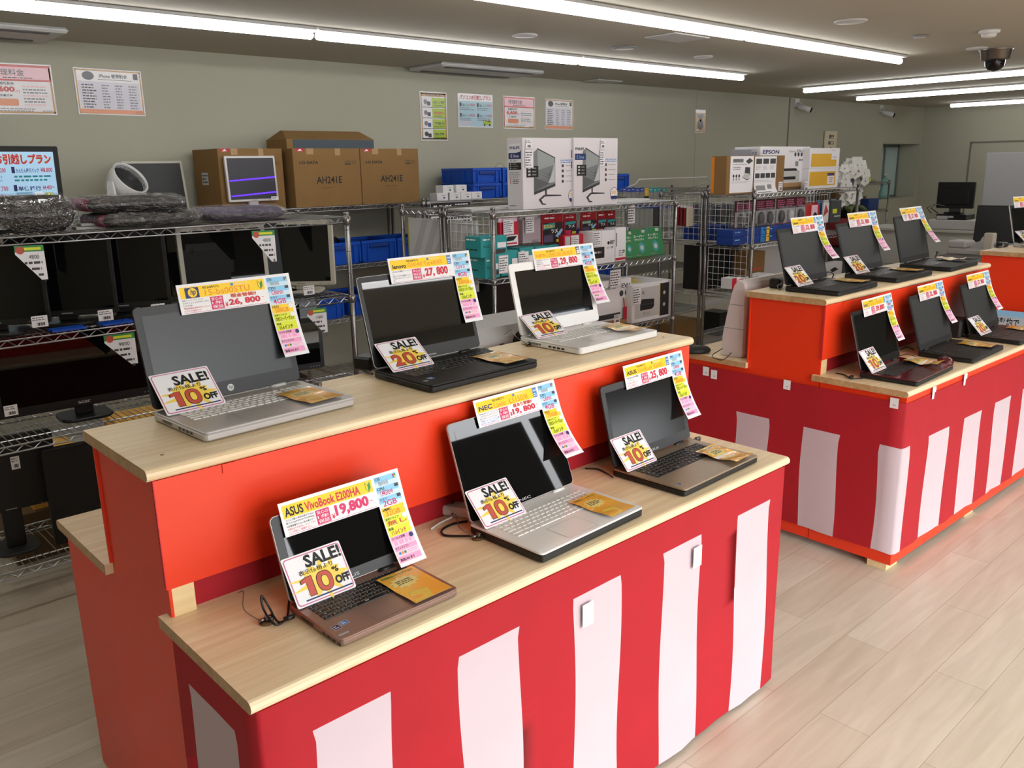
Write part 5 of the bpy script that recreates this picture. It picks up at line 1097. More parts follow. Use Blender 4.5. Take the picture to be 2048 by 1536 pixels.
# ---------------------------------------------------------------- right rack
zD=DL[3]+.004; YD=3.58
def sheetA(f,w,h):
    f.rect(w*.10,h*.04,w*.99,h*.99,'white',.0006)
def pk(px,Y,base=zD): return pbox(*px,Y,base)
X0,X1,Z0,Z1=pk((1453,1568,311,386),YD)
carton('brown carton with two printed sheets stuck on, leftmost on the right rack',X0,X1,YD,YD+.13,Z0,Z1,'card',left=lambda f,w,h:f.rect(0,h*.05,w*.2,h*.98,'orng',.0006))
w=X1-X0; h=Z1-Z0
f=MB(face_m((X0+w*.055,YD-.001,Z0+h*.04),*FRONT)); a,b_=w*.385,h*.95
f.rect(0,0,a,b_,'white',0); f.rect(a*.1,b_*.83,a*.55,b_*.93,'grey',.0005); f.T('放熱台',a*.14,b_*.85,a*.5,b_*.92,'black',.0008); f.poly([(a*.65,b_*.86),(a*.82,b_*.95),(a*.97,b_*.87),(a*.78,b_*.78)],'dgrey',.0005); f.lines(a*.1,b_*.76,a*.9,b_*.80,1,'grey',.0005); f.lines(a*.12,b_*.62,a*.5,b_*.72,2,'grey',.0005)
f.poly([(a*.62,b_*.52),(a*.86,b_*.50),(a*.86,b_*.69),(a*.64,b_*.70)],'dgrey',.0005); f.poly([(a*.5,b_*.42),(a*.75,b_*.36),(a*.92,b_*.5),(a*.66,b_*.54)],'lgrey',.0007); f.poly([(a*.5,b_*.42),(a*.75,b_*.33),(a*.92,b_*.42),(a*.75,b_*.36)],'dgrey',.0009)
for i in range(3): f.disc(a*(.15+.12*i),b_*.46,a*.04,'dgrey',.0005,8); f.disc(a*(.15+.12*i),b_*.37,a*.03,'grey',.0005,8)
f.lines(a*.05,b_*.26,a*.9,b_*.32,2,'lgrey',.0005); tag(f.build('printed_sheet'),'white product sheet with an open laptop picture on the brown carton','sheet',group='product sheets on the right rack')
f=MB(face_m((X0+w*.455,YD-.004,Z0-h*.02),*FRONT)); f.fn=lambda x,y,z:(x+max(0,.04-y)*.25,y,z+max(0,.07-y)**2*5)
a=w*.385; b_=h*1.0; f.rect(0,0,a,b_,'white',0); f.rect(0,0,a,b_,'lgrey',-.0008)
for i in range(3): f.rect(a*(.06+.32*i),b_*.80,a*(.32+.32*i),b_*.94,'dgrey',.0005); f.lines(a*(.06+.32*i),b_*.64,a*(.32+.32*i),b_*.76,3,'lgrey',.0005)
for i in range(4): f.rect(a*(.04+.24*i),b_*.42,a*(.24+.24*i),b_*.55,'dgrey',.0005)
f.lines(a*.04,b_*.30,a*.9,b_*.38,2,'lgrey',.0005); f.rect(a*.08,b_*.09,a*.5,b_*.22,'grey',.0005); f.rect(a*.6,b_*.12,a*.8,b_*.24,'grey',.0005); f.lines(a*.1,b_*.02,a*.9,b_*.06,1,'dgrey',.0005)
tag(f.build('printed_sheet'),'white sheet of small pictures with its foot curling off the carton','sheet',group='product sheets on the right rack')
small_label('barcode label at the foot of the brown carton',(X1-.075,YD-.002,Z0+.005),.06,.07)
X0,X1,Z0,Z1=pk((1520,1619,297,384),YD+.16,zD)
def epson(f,w,h):
    f.T('EPSON',w*.05,h*.835,w*.36,h*.925,'navy',.0006,.03); f.T('Colorio',w*.55,h*.87,w*.69,h*.92,'dgrey',.0006,0,.2); f.T('EW-052A',w*.72,h*.865,w*.96,h*.93,'dgrey',.0006,.015)
    for i in range(3): f.disc(w*(.69+.065*i),h*.82,w*.022,'dgrey',.0006,10)
    f.rect(w*.92,h*.46,w*.99,h*.72,'dgrey',.0006); f.rect(w*.70,h*.55,w*.76,h*.66,'grey',.0006); f.lines(w*.77,h*.66,w*.9,h*.72,1,'dgrey',.0006)
    f.rect(w*.02,h*.04,w*.98,h*.17,'tape',.0006); f.rect(0,.001,w,h*.07,'cardd',.0008); f.rect(w*.3,h*.18,w*.8,h*.44,'lgrey',.0006); f.poly([(w*.35,h*.44),(w*.76,h*.44),(w*.72,h*.5),(w*.38,h*.5)],'black',.0008); f.rect(w*.36,h*.24,w*.72,h*.31,'black',.0008)
    f.rect(w*.86,h*.2,w*.97,h*.34,'red',.0008); f.poly([(w*.87,h*.34),(w*.84,h*.46),(w*.88,h*.44),(w*.93,h*.34)],'red',.0009); f.rect(w*.90,h*.34,w*.915,h*.47,'yellow',.0009); f.rect(w*.94,h*.34,w*.955,h*.46,'green',.0009)
carton('white EPSON printer carton behind the brown carton',X0,X1,YD+.165,YD+.40,zD,Z1,'white',epson)
X2=at(1505,303,Y=YD+.18).x
carton('grey lidded EPSON carton behind the printed sheets',X2,X0-.005,YD+.19,YD+.38,zD,Z1-.02,mat('grey_lilac_card','#a9a7ae',.6),lambda f,w,h:(f.T('EPSON',w*.1,h*.88,w*.45,h*.93,'dgrey',.0006,.02),f.lines(w*.6,h*.86,w*.95,h*.94,2,'dgrey',.0006)))
X0,X1,Z0,Z1=pk((1618,1677,302,382),YD+.10,zD)
def yb_(f,w,h): f.rect(w*.03,h*.14,w*.90,h*.84,'ybx',.0006); f.rect(w*.62,h*.2,w*.86,h*.72,'white',.0009); f.rect(w*.62,h*.62,w*.86,h*.76,'purple',.0011); f.lines(w*.68,h*.28,w*.84,h*.55,3,'brick',.0012,.5,.2)
def yb2(f,w,h): f.rect(w*.05,h*.08,w*.9,h*.72,'ybx',.0006); f.rect(w*.72,h*.42,w*.94,h*.8,'white',.0009); f.lines(w*.78,h*.5,w*.9,h*.6,1,'brick',.0012); f.lines(w*.7,h*.84,w*.92,h*.92,1,'lgrey',.0009)
hm=(zD+Z1)/2
carton('white and yellow box, lower of two at the right end of the rack top',X0,X1,YD+.10,YD+.34,zD,hm,'white',yb_,group='white and yellow boxes'); carton('white and yellow box, upper of two at the right end of the rack top',X0,X1,YD+.10,YD+.34,hm+.001,Z1,'white',yb2,group='white and yellow boxes')
small_label('barcode label between the printer carton and the yellow boxes',at(1608,383,Y=YD+.09),.06,.08)
# hanging packs on the right rack: front grid with mouse blisters
grid('white wire grid behind the mouse packs',(DX0+.06,3.80,DL[2]+.02),(1,0,0),1.55,.33); grid('white wire grid at the left end of the right rack, upper bay',(DX0+.016,4.40,DL[2]+.01),(0,-1,0),.82,.35); grid('white wire grid at the left end of the right rack, lower bay',(DX0+.016,3.95,DL[1]+.01),(0,-1,0),.36,.36)
mrn=mat('dark_maroon_print','#4a1a22',.4)
def mouse_pack(label,cx,Y,zt_,w=.115,h=.225,mm='blk',cm=None,white=False):
    t=thing('mouse_pack',label,'pack',(cx,Y,zt_-h),R(-12),'mouse blister packs hanging on the right rack')
    f=MB(); f.slab(-w/2,-.003,w/2,.003,0,h,.001,cm or mrn,.0006,n=1); f.M=face_m((-w/2,-.0032,0),*FRONT); f.rect(w*.02,h*.1,w*.98,h*.62,'lgrey',.0004); f.rect(w*.02,.003,w*.98,h*.11,'red',.0006); f.lines(w*.1,h*.66,w*.9,h*.95,4,'rosebd',.0006,.5,.3); f.build('backing_card',t)
    f=MB(Matrix.Translation((.0,-.012,h*.34))); f.loft([[(x*s,y0,z*s) for x,z in [(.030*math.cos(a*math.pi/8),.052*math.sin(a*math.pi/8)) for a in range(16)]] for y0,s in ((.008,1.0),(-.006,1.0),(-.016,.8),(-.021,.4))],'wh' if white else mm,True); f.build('mouse',t)
    f=MB(Matrix.Translation((0,0,h*.34))); f.slab(-w*.4,-.04,w*.4,-.004,-h*.26,h*.36,.02,'bag',.006); f.build('blister',t)
for i,(px,l) in enumerate(((1477,'first mouse pack from the left, left of the rack post'),(1495,'second mouse pack, just left of the rack post'),(1518,'third mouse pack, right of the rack post'),(1538,'fourth mouse pack from the left on the right rack'),(1559,'fifth mouse pack from the left, longest white flap'),(1579,'sixth mouse pack from the left, white mouse'),(1597,'last mouse pack beside the red pack'))):
    p=at(px,396,Y=3.72); mouse_pack(l,p.x,3.70+.01*(i%2),1.345,white=(i==5))
g='packs at the right end of the mouse rack'
pack('red headset pack right of the mouse packs',(1603,1634,406,444),3.72,mat('bright_red_pack','#c81f18',.4),mat('bright_red_pack2','#b01812',.4),.1,group=g,draw=lambda f,w,h:(f.rect(w*.45,h*.3,w*.85,h*.98,'lpink',.0006),f.disc(w*.7,h*.3,w*.14,'black',.0009)),dep=.05)
pack('blue pack peeping out behind the red headset pack',(1632,1648,402,436),3.76,mat('cyan_pack','#2377b8',.4),mat('cyan_pack2','#2377b8',.4),.2,group=g)
pack('narrow white and orange pack beside the black cased one',(1645,1656,400,445),3.72,'white','lgrey',.12,group=g,draw=lambda f,w,h:f.poly([(0,h*.3),(w*.9,h*.55),(w*.3,h*.95)],'brick',.0006))
pack('grey black cased pack with a small green label at the rack end',(1657,1676,397,444),3.72,mat('grey_blister','#4a4d50',.3),'dgrey',.08,group=g,draw=lambda f,w,h:(f.rect(w*.1,h*.42,w*.55,h*.62,'lime',.0006),f.rect(w*.3,h*.25,w*.95,h*.31,'lgrey',.0006)),dep=.06)
# flat grey packs on the rear grid
grid('white wire grid carrying the flat grey packs',(DX0+.05,4.36,DL[2]+.02),(1,0,0),1.5,.33)
gm=[mat('grey_pack_%d'%i,c,.4) for i,c in enumerate(('#6d6e72','#808186','#5c5d61','#8d8a88','#4c5c78'))]
for i in range(9):
    px=1386+i*9.6; 
    pack('flat grey bagged part, number of the grey row seen from its place: %s'%('left end','second','third','fourth','fifth','sixth','seventh','eighth','right end')[i] if False else ('flat grey bagged part at the left end of the grey row','flat grey bagged part, second of the grey row','flat grey bagged part, third of the grey row','flat grey bagged part left of the paired posts','flat grey bagged part behind the paired posts','flat grey bagged part right of the paired posts','flat grey bagged part, seventh of the grey row','flat grey bagged part, last but one of the grey row','flat grey bagged part at the right end of the grey row')[i],(px,px+8.6,406+(i%3)*2,446+(i%2)*3),4.30-.01*(i%2),gm[i%5],gm[(i+2)%5],.16,group='flat grey packs hanging in a row',draw=lambda f,w,h:f.lines(w*.1,h*.3,w*.9,h*.8,5,'dgrey',.0006,.3,.3))
for i,px in enumerate((1354,1361,1368,1374)):
    pack(('thin brown edged pack at the far left of the right rack','second thin brown edged pack of the right rack','third thin brown edged pack of the right rack','white topped pack beside the thin brown edged ones')[i],(px,px+(5.5 if i<3 else 11),410+i,451+i*.5),4.2-.03*i,'dred' if i<3 else 'ivory','white' if i<3 else 'lpink',.1,group='thin packs at the left of the right rack')
# keyboard boxes
bb=mat('blue_keyboard_box','#1b3f8f',.45)
def kbp(f,w,h): f.lines(w*.06,h*.5,w*.25,h*.8,1,'sky',.0006,.5,.1)
for k,(x0,x1,Y) in enumerate(((1395,1438,4.10),(1438,1468,3.95),(1467,1520,3.62),(1521,1612,3.62))):
    for r in range(2):
        X0,X1,_,_=pbox(x0,x1,463,475,Y); zz=DL[2]+.004+r*.058
        carton(('lower','upper')[r]+' blue keyboard box, '+('far left pair','second pair behind the post','pair at the rack post','long right pair with cyan patch')[k],X0,X1,Y,Y+.15,zz,zz+.056,bb,(lambda f,w,h:(kbp(f,w,h),f.rect(0,0,w*.1,h,'blue',.0006),f.rect(w*.12,0,w*.18,h,'yellow',.0006))) if k==3 else kbp,group='blue keyboard boxes')
t=thing('keyboard_pack','bagged black keyboard lying on the blue keyboard boxes','keyboard',(6.0,3.72,DL[2]+.004+.118),R(4))
f=MB(); f.slab(-.2,-.07,.2,.07,.0005,.014,.01,'dgrey',.002); keyboard(f,-.19,-.06,.19,.06,.0145,'blkm',True); f.build('keyboard_body',t)
f=MB(); f.slab(-.22,-.085,.22,.085,.0,.024,.02,'film',.004); f.build('clear_wrap',t)
# lower bay of the right rack
zl=DL[1]+.004
X0,X1,Z0,Z1=pbox(1352,1428,489,580,4.12)
carton('large black tower computer standing on the rear right rack',DX0+.06,DX0+.44,4.04,4.22,zl,zl+.36,'blkm',cat='computer',name='tower_computer',left=lambda f,w,h:f.rect(w*.05,h*.03,w*.95,h*.97,_M['black_matt_panel'],.0006))
carton('grey tower computer beside the large black one on the right rack',DX0+.5,DX0+.72,4.05,4.40,zl,zl+.35,'dgrey',lambda f,w,h:(f.rect(w*.5,h*.1,w*.9,h*.9,'grey',.0006),f.rect(w*.55,h*.75,w*.8,h*.77,'black',.0009),f.rect(w*.55,h*.68,w*.8,h*.70,'black',.0009)),cat='computer',name='tower_computer')
def redbox(f,w,h): f.rect(w*.0,0,w*.3,h,'dred',.0006); f.lines(w*.36,h*.6,w*.9,h*.9,2,'brick',.0006,.5,.3); f.poly([(w*.4,h*.1),(w*.75,h*.12),(w*.78,h*.35),(w*.45,h*.33)],'black',.0006)
g='red and white adapter boxes'
pb('red and white box nearest the white shell, tilted pair left',(1464,1480,556,577),3.62,.1,None,'white',lambda f,w,h:f.rect(0,0,w*.55,h,'red',.0006),group=g); pb('red and white box of the tilted pair right',(1478,1498,557,577),3.60,.1,None,'white',lambda f,w,h:f.rect(0,0,w*.4,h,'red',.0006),group=g)
pb('larger red and white box with a black device picture, right of the rack post',(1504,1547,536,570),3.60,.14,zl,'white',redbox,group=g)
carton('brown carton in the lower bay of the right rack',6.1,6.32,3.76,3.92,zl,zl+.30,'card',lambda f,w,h:f.lines(w*.1,h*.2,w*.9,h*.6,3,'brick',.0006)); pb('small brown carton in front of the larger one, right rack',(1488,1500,541,562),3.66,.1,None,'cardd')
f=MB(); f.box(6.75,3.6,zl,7.3,3.62,zl+.2,'lgrey'); f.rect(0,0,.001,.001,'lgrey'); 
pb('pale router box lying askew in the lower bay behind the black laptops',(1646,1684,526,555),3.62,.08,None,'lgrey',lambda f,w,h:f.poly([(w*.35,h*.55),(w*.6,h*.7),(w*.8,h*.5),(w*.5,h*.35)],'black',.0006))
f=MB(face_m((6.45,3.98,zl),*FRONT)); f.slab(0,0,.95,.30,-.004,0,.003,'lgrey',.001); tag(f.build('back_board'),'pale back board closing the lower bay of the right rack','board')
# between the racks on the floor
t=thing('wire_trolley','low wire trolley holding tools between the two racks','trolley',(6.0,4.95,0))
f=MB(); 
for z in (.16,.32): f.tube([(-.3,-.18,z),(.3,-.18,z),(.3,.18,z),(-.3,.18,z),(-.3,-.18,z)],.004,'chrome',n=5)
for k in range(13): f.tube([(-.3+.05*k,-.18,.32),(-.3+.05*k,-.18,.16),(-.3+.05*k,.18,.16),(-.3+.05*k,.18,.32)],.002,'chrome',n=4)
f.build('basket',t)
for sx in (-1,1):
    for sy in (-1,1): f=MB(); f.lathe([(.02,-.012),(.05,-.01),(.05,.01),(.02,.012)],'blk',n=14,axis='y',o=(sx*.26,sy*.16,.0505)); f.tube([(sx*.26,sy*.16,.05),(sx*.26,sy*.16,.16)],.008,'post',n=6); f.build('caster',t)
carton('olive black tool case in the wire trolley',5.9,6.25,4.82,5.08,.17,.40,mat('olive_case','#3b3f2c',.6),cat='case',name='tool_case'); f=MB(); f.slab(5.72,4.84,5.86,5.05,.17,.38,.02,'yellow',.006); tag(f.build('yellow_case'),'yellow case beside the olive tool case in the trolley','case')
X0,X1,Z0,Z1=pbox(1347,1402,643,678,4.3); carton('brown carton on the floor between the two racks',X0,X1,4.3,4.6,.0,Z1 if Z1>.15 else .25,'card')
pb('black disc tower standing on the floor between the racks',(1440,1462,594,640),4.6,.2,None,'blk',lambda f,w,h:f.lines(w*.1,h*.1,w*.9,h*.9,10,'dgrey',.0006,.3,.1),cat='case',name='disc_tower')
for o in bpy.data.objects:
    if o.get('label','').startswith('black disc tower'): 
        o.location.z=0
f=MB()
for k in range(6): f.tube([(4.42+.07*math.cos(i*.6+k)+.01*k,2.55+.05*math.sin(i*.6+k*1.2),.012+.012*k+.006*math.sin(i+k)) for i in range(12)],.004,'cable',n=5)
tag(f.build('cable_coil'),'small coil of black cable behind the right counter','cable')

# ---------------------------------------------------------------- rack far off and the corner
zE=.97+.004
for i,(x0,x1,z0,z1,m,l) in enumerate(((10.75,11.25,zE,zE+.30,'cardd','dark open carton on the far rack beside the window'),(11.2,11.62,zE,zE+.18,'cardd','brown carton with raised flap on the far rack'),(10.85,11.2,zE,zE+.14,'lgrey','white box with dark slot on the far rack'),(11.45,11.75,zE,zE+.15,mat('deep_blue_box','#1e3c7a',.5),'deep blue box at the right end of the far rack'))):
    carton(l,x0,x1,(5.42 if i<2 else 5.30),(5.66 if i<2 else 5.41),z0,z1,m,group='boxes on the far rack',flaps=(i==1))
f=MB()
for k in range(7): 
    x=10.7+.15*k; f.slab(x,5.38,x+.2,5.6,1.339+.004*(k%2),1.375+.012*(k%3),.03,('blkm','dgrey','purple','blkm','dgrey','lime','grey')[k],.008)
    if k==0: pass
tag(f.build('bagged_parts'),'flat heap of dark bagged parts on top of the far rack','bag')
t=thing('water_bottle','clear green tinted bottle on the window sill','bottle',(13.2,YB+.14,WZ0))
f=MB(); f.lathe([(.05,.001),(.075,.01),(.08,.08),(.05,.16),(.03,.21),(.055,.25),(.045,.29),(.02,.31),(.02,.34)],mat('bottle_green','#9fd0cc',.05,trans=.0,alpha=.55),n=16); f.build('bottle_body',t); f=MB(); f.lathe([(.022,.34),(.024,.345),(.024,.365),(.01,.37)],'wh',n=12); f.build('cap',t)
f=MB(face_m(at(1653,300,Y=YB-.03),(1,0,0),(0,0,1))); p0=at(1652,262,Y=YB-.03); p1=at(1652,305,Y=YB-.03); hgt=.75; wd=at(1675,262,Y=YB-.03).x-p0.x
f=MB(face_m((p0.x,YB-.03,p0.z-hgt),*FRONT)); f.slab(0,0,wd,hgt,-.02,0,.003,'ivory',.001)
for i,c in enumerate('祝㈱小野寺電器'): f.T(c,wd*.26,hgt-.045-.078*i-.055,wd*.74,hgt-.045-.078*i,'black',.0006,.03)
tag(f.build('congratulation_board'),'cream wooden board with brushed vertical characters on the wall','sign')
# orchid in front of the board
OX,OY=9.62,4.72
t=thing('orchid','white orchid with drooping flower sprays in a dark red wrapped pot','plant',(OX,OY,0))
f=MB(); f.lathe([(.12,.66),(.19,.72),(.27,.98),(.25,1.0),(.23,.97)],'dred',n=20); f.build('pot_wrap',t)
f=MB(); f.lathe([(.14,.0005),(.16,.02),(.16,.66)],'dgrey',n=16); f.build('stand',t)
for k in range(9):
    f=MB(); a=k*.75; f.loft([[(.03*math.cos(a)-.04*math.sin(a)*s,.03*math.sin(a)+.04*math.cos(a)*s,.98) for s in (-1,0,1)],[(.19*math.cos(a)-.06*math.sin(a)*s,.19*math.sin(a)+.06*math.cos(a)*s,1.12+.012*abs(s)) for s in (-1,0,1)],[(.34*math.cos(a)-.012*math.sin(a)*s,.34*math.sin(a)+.012*math.cos(a)*s,1.05) for s in (-1,0,1)]],'leafg',True); f.build('leaf',t)
rnd=random.Random(3)
def flower(p,r,n):
    f=MB(); n=Vector(n).normalized(); u=n.cross(Vector((0,0,1))).normalized(); v=n.cross(u)
    vs=[tuple(p)]; fs=[]
    for k in range(5):
        a=2*math.pi*k/5+.3; d=(math.cos(a)*u+math.sin(a)*v); e=(-math.sin(a)*u+math.cos(a)*v); i=len(vs)
        vs+=[tuple(p+d*r*.55+e*r*.55+n*r*.14),tuple(p+d*r*1.05+n*r*.05),tuple(p+d*r*.55-e*r*.55+n*r*.14)]; fs.append((0,i,i+1,i+2))
    f.add(vs,fs,'petal')
    f.add([tuple(p+n*.012+u*.010),tuple(p+n*.012+v*.012),tuple(p+n*.012-u*.010),tuple(p+n*.012-v*.012)],[(0,1,2,3)],'greyp')
    f.build('flower',t)
def shoot(path,wx):
    f=MB(); f.tube(path,.007,'leafg',n=5); f.build('flower_stem',t)
    for k in range(40):
        q=.3+.7*k/39; i=min(int(q*(len(path)-1)),len(path)-2); fr_=q*(len(path)-1)-i
        p=Vector(path[i]).lerp(Vector(path[i+1]),fr_)+Vector((rnd.uniform(-wx,wx),rnd.uniform(-.07,.05),rnd.uniform(-.06,.06)))
        flower(p,rnd.uniform(.055,.072),(rnd.uniform(-1.2,-.4),-1,rnd.uniform(-.2,.3)))
shoot([(0,0,.98),(.0,0,1.25),(-.04,0,1.48),(.0,-.02,1.57),(.12,-.05,1.56),(.2,-.06,1.45),(.21,-.06,1.28)],.065)
shoot([(0,0,.98),(-.04,0,1.2),(-.16,0,1.42),(-.2,-.02,1.50),(-.18,-.05,1.40),(-.14,-.06,1.30),(-.12,-.06,1.15)],.07)
# cabinet with the till
t=thing('service_counter','white service counter carrying the till at the back right','counter',(10.3,4.05,0))
f=MB(); f.box(-.26,-.60,.0,.26,.60,.835,'cab'); f.build('cabinet',t); f=MB(); f.box(-.30,-.63,.836,.30,.63,.868,'cab',ch=.006); f.build('worktop',t); f=MB(); f.box(-.265,-.59,.45,-.2605,.59,.455,'grey'); f.build('trim',t)
t=thing('till','grey till base with a black terminal box on the service counter','till',(10.12,3.72,.869))
f=MB(); f.box(-.1,-.30,.0005,.25,.22,.105,'lgrey',ch=.008); f.build('cash_drawer',t); f=MB(); f.box(-.06,-.16,.106,.2,.16,.165,'blk',ch=.006); f.build('terminal_box',t); f=MB(face_m((-.0605,.15,.112),*LEFT)); f.rect(0,0,.12,.035,'lgrey',.0008); f.rect(.125,.015,.18,.035,'lgrey',.0008); f.build('sticker',t)
t=thing('till_monitor','black monitor seen from behind on top of the till','monitor',(10.16,3.72,1.035))
f=MB(); f.box(-.05,-.08,.0005,.06,.10,.02,'blk',ch=.004); f.build('base',t); f=MB(); f.box(-.015,-.06,.02,.005,.06,.16,'dgrey',ch=.003); f.build('neck',t)
f=MB(face_m((-.02,.2,.06),*LEFT)); f.slab(0,0,.39,.285,-.035,0,.012,'blk',.004); f.slab(.05,.04,.34,.22,0,.012,.03,'blk',.006); f.build('housing',t)
f=MB(); 
for k in range(3): f.tube([(10.1+.02*k,3.95-.03*k,1.04),(10.05,3.98-.02*k,1.10),(10.08,3.9,1.14),(10.13,3.82,1.12)],.005,'lgrey' if k==1 else 'cable',n=5)
tag(f.build('till_cable'),'grey and black leads hanging beside the till monitor','cable')
f=MB(); f.box(10.08,3.28,.975,10.3,3.40,.987,'dgrey'); tag(f.build('clip_board'),'dark flat board lying on the till','board')
f=MB(); f.box(9.2,2.35,0,9.24,3.13,1.68,'part',ch=.004); tag(f.build('partition_screen'),'large plain grey partition panel at the right picture edge','partition')
p=at(1990,470,X=8.5)
monitor('black monitor facing away before the grey partition',8.75,2.80,.804,.42,.34,-86,6,frame='blkm',screen='scrm2',bez=.012,neck=.06,basew=.2)
t=thing('label_printer','white label printer and receiver on the low wire rack','printer',(8.15,2.84,.804),R(-6))
f=MB(); f.box(-.1,-.16,.0005,.1,.14,.055,'lgrey',ch=.012); f.box(-.09,-.02,.056,.09,.14,.12,'lgrey',ch=.012); f.build('printer_body',t); f=MB(); f.loft([[(-.05,-.16,.056),(.05,-.16,.056),(.05,-.03,.056),(-.05,-.03,.056)],[(-.03,-.13,.12),(.03,-.13,.12),(.03,-.10,.12),(-.03,-.10,.12)]],'lgrey'); f.tube([(0,-.115,.11),(0,-.13,.145),(0,-.16,.175)],[.02,.018,.010],'wh',n=8); f.build('receiver',t)
pb2=at(1997,460,X=7.95)
f=MB(); f.box(7.95,2.575,.804,8.03,2.655,1.01,'beige',ch=.008); tag(f.build('desk_speaker'),'beige desktop speaker beside the silver edged laptop','speaker')
f=MB(); f.box(7.91,2.6,.0,8.88,2.95,.19,'lgrey'); 
carton('pale grey box face filling the low wire rack under the printer',7.92,8.86,2.57,2.97,.205,.46,'lgrey'); carton('pale upper box in the low wire rack under the printer',7.92,8.86,2.57,2.97,.505,.765,'lgrey')

# ---------------------------------------------------------------- sign and small things on the counters
f=MB(face_m((5.575,1.765,.575),(0,-1,0),(0,0,1))); f.slab(0,0,.62,.17,-.004,0,.004,mat('pale_blue_sign','#b9cdd6',.45),.001); f.T('時契約で',.012,.075,.155,.128,'black',.0006,.02); f.T('パソコンが',.016,.004,.19,.058,'black',.0006,.02); f.rect(0,.135,.62,.17,'sky',.0004)
tag(f.build('contract_sign'),'pale blue sign about contracts standing against the orange counter','sign')
def adapter(label,pts,o,size=(.05,.1,.028),rot=0,r=.0026,m='cable',name='power_adapter',plug=None):
    t=thing(name,label,'power adapter',o,R(rot)); a,b_,c=size
    f=MB(); f.box(-a/2,-b_/2,.0005,a/2,b_/2,c,'wh' if m=='wh' else 'blk',ch=.006); f.build('adapter_body',t)
    inv=t.matrix_basis.inverted() if hasattr(t,'matrix_basis') else ID
    f=MB(inv); f.tube(smooth(pts),r,m,n=6); f.build('cord',t); return t
def smooth(p,n=6):
    p=[Vector(q) for q in p]; out=[]
    for i in range(len(p)-1):
        a,b_,c,d=p[max(i-1,0)],p[i],p[i+1],p[min(i+2,len(p)-1)]
        for k in range(n):
            s=k/n; out.append(.5*((2*b_)+(c-a)*s+(2*a-5*b_+4*c-d)*s*s+(3*b_-a-3*c+d)*s**3))
    return out+[p[-1]]
def cable(label,pts,r=.0022,m='cable',name='cable',grp=None):
    f=MB(); f.tube(smooth(pts),r,m,n=6); return tag(f.build(name),label,'cable',grp)
def G(px,py,z): return tuple(at(px,py,Z=z))
zu,zl_=1.085,.765
def lock(label,p,d=(0,0),pad=True):
    """small key lock on a felt pad with a thin steel tether"""
    t=thing('security_lock',label,'lock',p,0,'small tethered locks behind the laptops')
    f=MB(); f.lathe([(.001,.0005),(.014,.0005),(.014,.004),(.001,.004)],'brass',n=14); f.build('felt_pad',t)
    f=MB(); f.tube([(-.002,0,.010),(.014,-.004,.010)],.0065,'post',n=10); f.tube([(-.014,.003,.008),(-.002,0,.010)],.004,'post',n=8); f.box(.002,-.012,.004,.008,-.002,.014,'post'); f.build('lock_barrel',t)
    f=MB(); f.tube(smooth([(-.012,.002,.009),(-.03,.03,.03+d[0]),(-.01,.07,.045+d[0]),(.0+d[1],.12,.02)]),.0011,'post',n=5); f.build('steel_tether',t)
lock('tethered silver lock on the lower tier beside the rose gold laptop plug',G(533,1246,zl_)); lock('small lock behind the screen of the silver laptop',G(632,776,zu)); lock('tethered lock between the black and the white laptop, upper tier',G(967,706,zu)); lock('brown padded lock at the hinge of the white laptop',G(1060,692,zu)); lock('grey lock at the hinge of the glossy black laptop',G(955,1078,zl_)); lock('chain lock behind the champagne laptop',G(1392,884,zl_)); lock('white lock behind the middle lower laptop of the right counter',G(1935,675,zl_))
e2=Matrix.Translation(LAP['e200']['M'].translation)
cable('black power lead looping at the plug of the rose gold laptop',[G(590,1231,zl_+.012),G(572,1240,zl_+.01),G(555,1243,zl_+.008),Vector(G(540,1240,zl_))+Vector((0,0,.03)),Vector(G(528,1242,zl_))+Vector((0,0,.055)),Vector(G(530,1246,zl_))+Vector((0,0,.03)),G(550,1249,zl_+.008),G(573,1236,zl_+.006),G(578,1205,zl_+.004),G(583,1180,zl_+.003)],.0024)
f=MB(); a=Vector(G(588,1232,zl_+.012)); b_=Vector(G(568,1239,zl_+.011)); f.tube([a,b_],.005,'blk',n=8); tag(f.build('power_plug'),'black plug in the side of the rose gold laptop','plug')
cable('black power lead looped beside the glossy black laptop',[G(945,1072,zl_+.01),G(912,1072,zl_+.005),G(888,1070,zl_+.004),G(884,1060,zl_+.004),G(905,1048,zl_+.004),G(935,1042,zl_+.004)],.0028)
adapter('white power adapter with a black lead behind the glossy black laptop',[G(905,1034,zl_+.012),G(880,1046,zl_+.004),G(862,1058,zl_+.004)],G(922,1030,zl_),(.05,.09,.028),25,m='wh')
cable('thin black lead rising behind the glossy black laptop',[G(905,1030,zl_+.01),Vector(G(908,1012,zl_))+Vector((0,0,.06)),Vector(G(916,1000,zl_))+Vector((0,0,.12))],.002)
cable('black power lead running to the champagne laptop',[G(1170,937,zl_+.003),G(1195,938,zl_+.004),G(1212,946,zl_+.004),G(1226,955,zl_+.008)],.0022)
adapter('black power adapter behind the silver rimmed laptop',[G(745,748,zu+.01),G(732,744,zu+.006),G(722,735,zu+.004),G(728,722,zu+.03)],G(737,738,zu),(.06,.06,.04),20)
# device behind the white laptop, on the back tier
t=thing('projector','pale grey projector with round black openings on the back tier behind the white laptop','projector',(1.95,2.14,.766),0)
f=MB(); f.box(-.27,-.13,.01,.27,.13,.36,mat('pale_grey_casing','#b4b2af',.45),ch=.03); f.build('casing',t)
for u,v,r_ in ((.045,.295,.018),(.125,.318,.022),(.21,.335,.036)):
    f=MB(face_m((-.27,-.1302,0),*FRONT)); f.disc(u,v-.03,r_,'black',.0006,20); f.build('vent_opening',t)
carton('black box with a red end on the floor behind the white laptop',2.2,2.5,2.6,2.8,0,.66,'blkm',top=None)
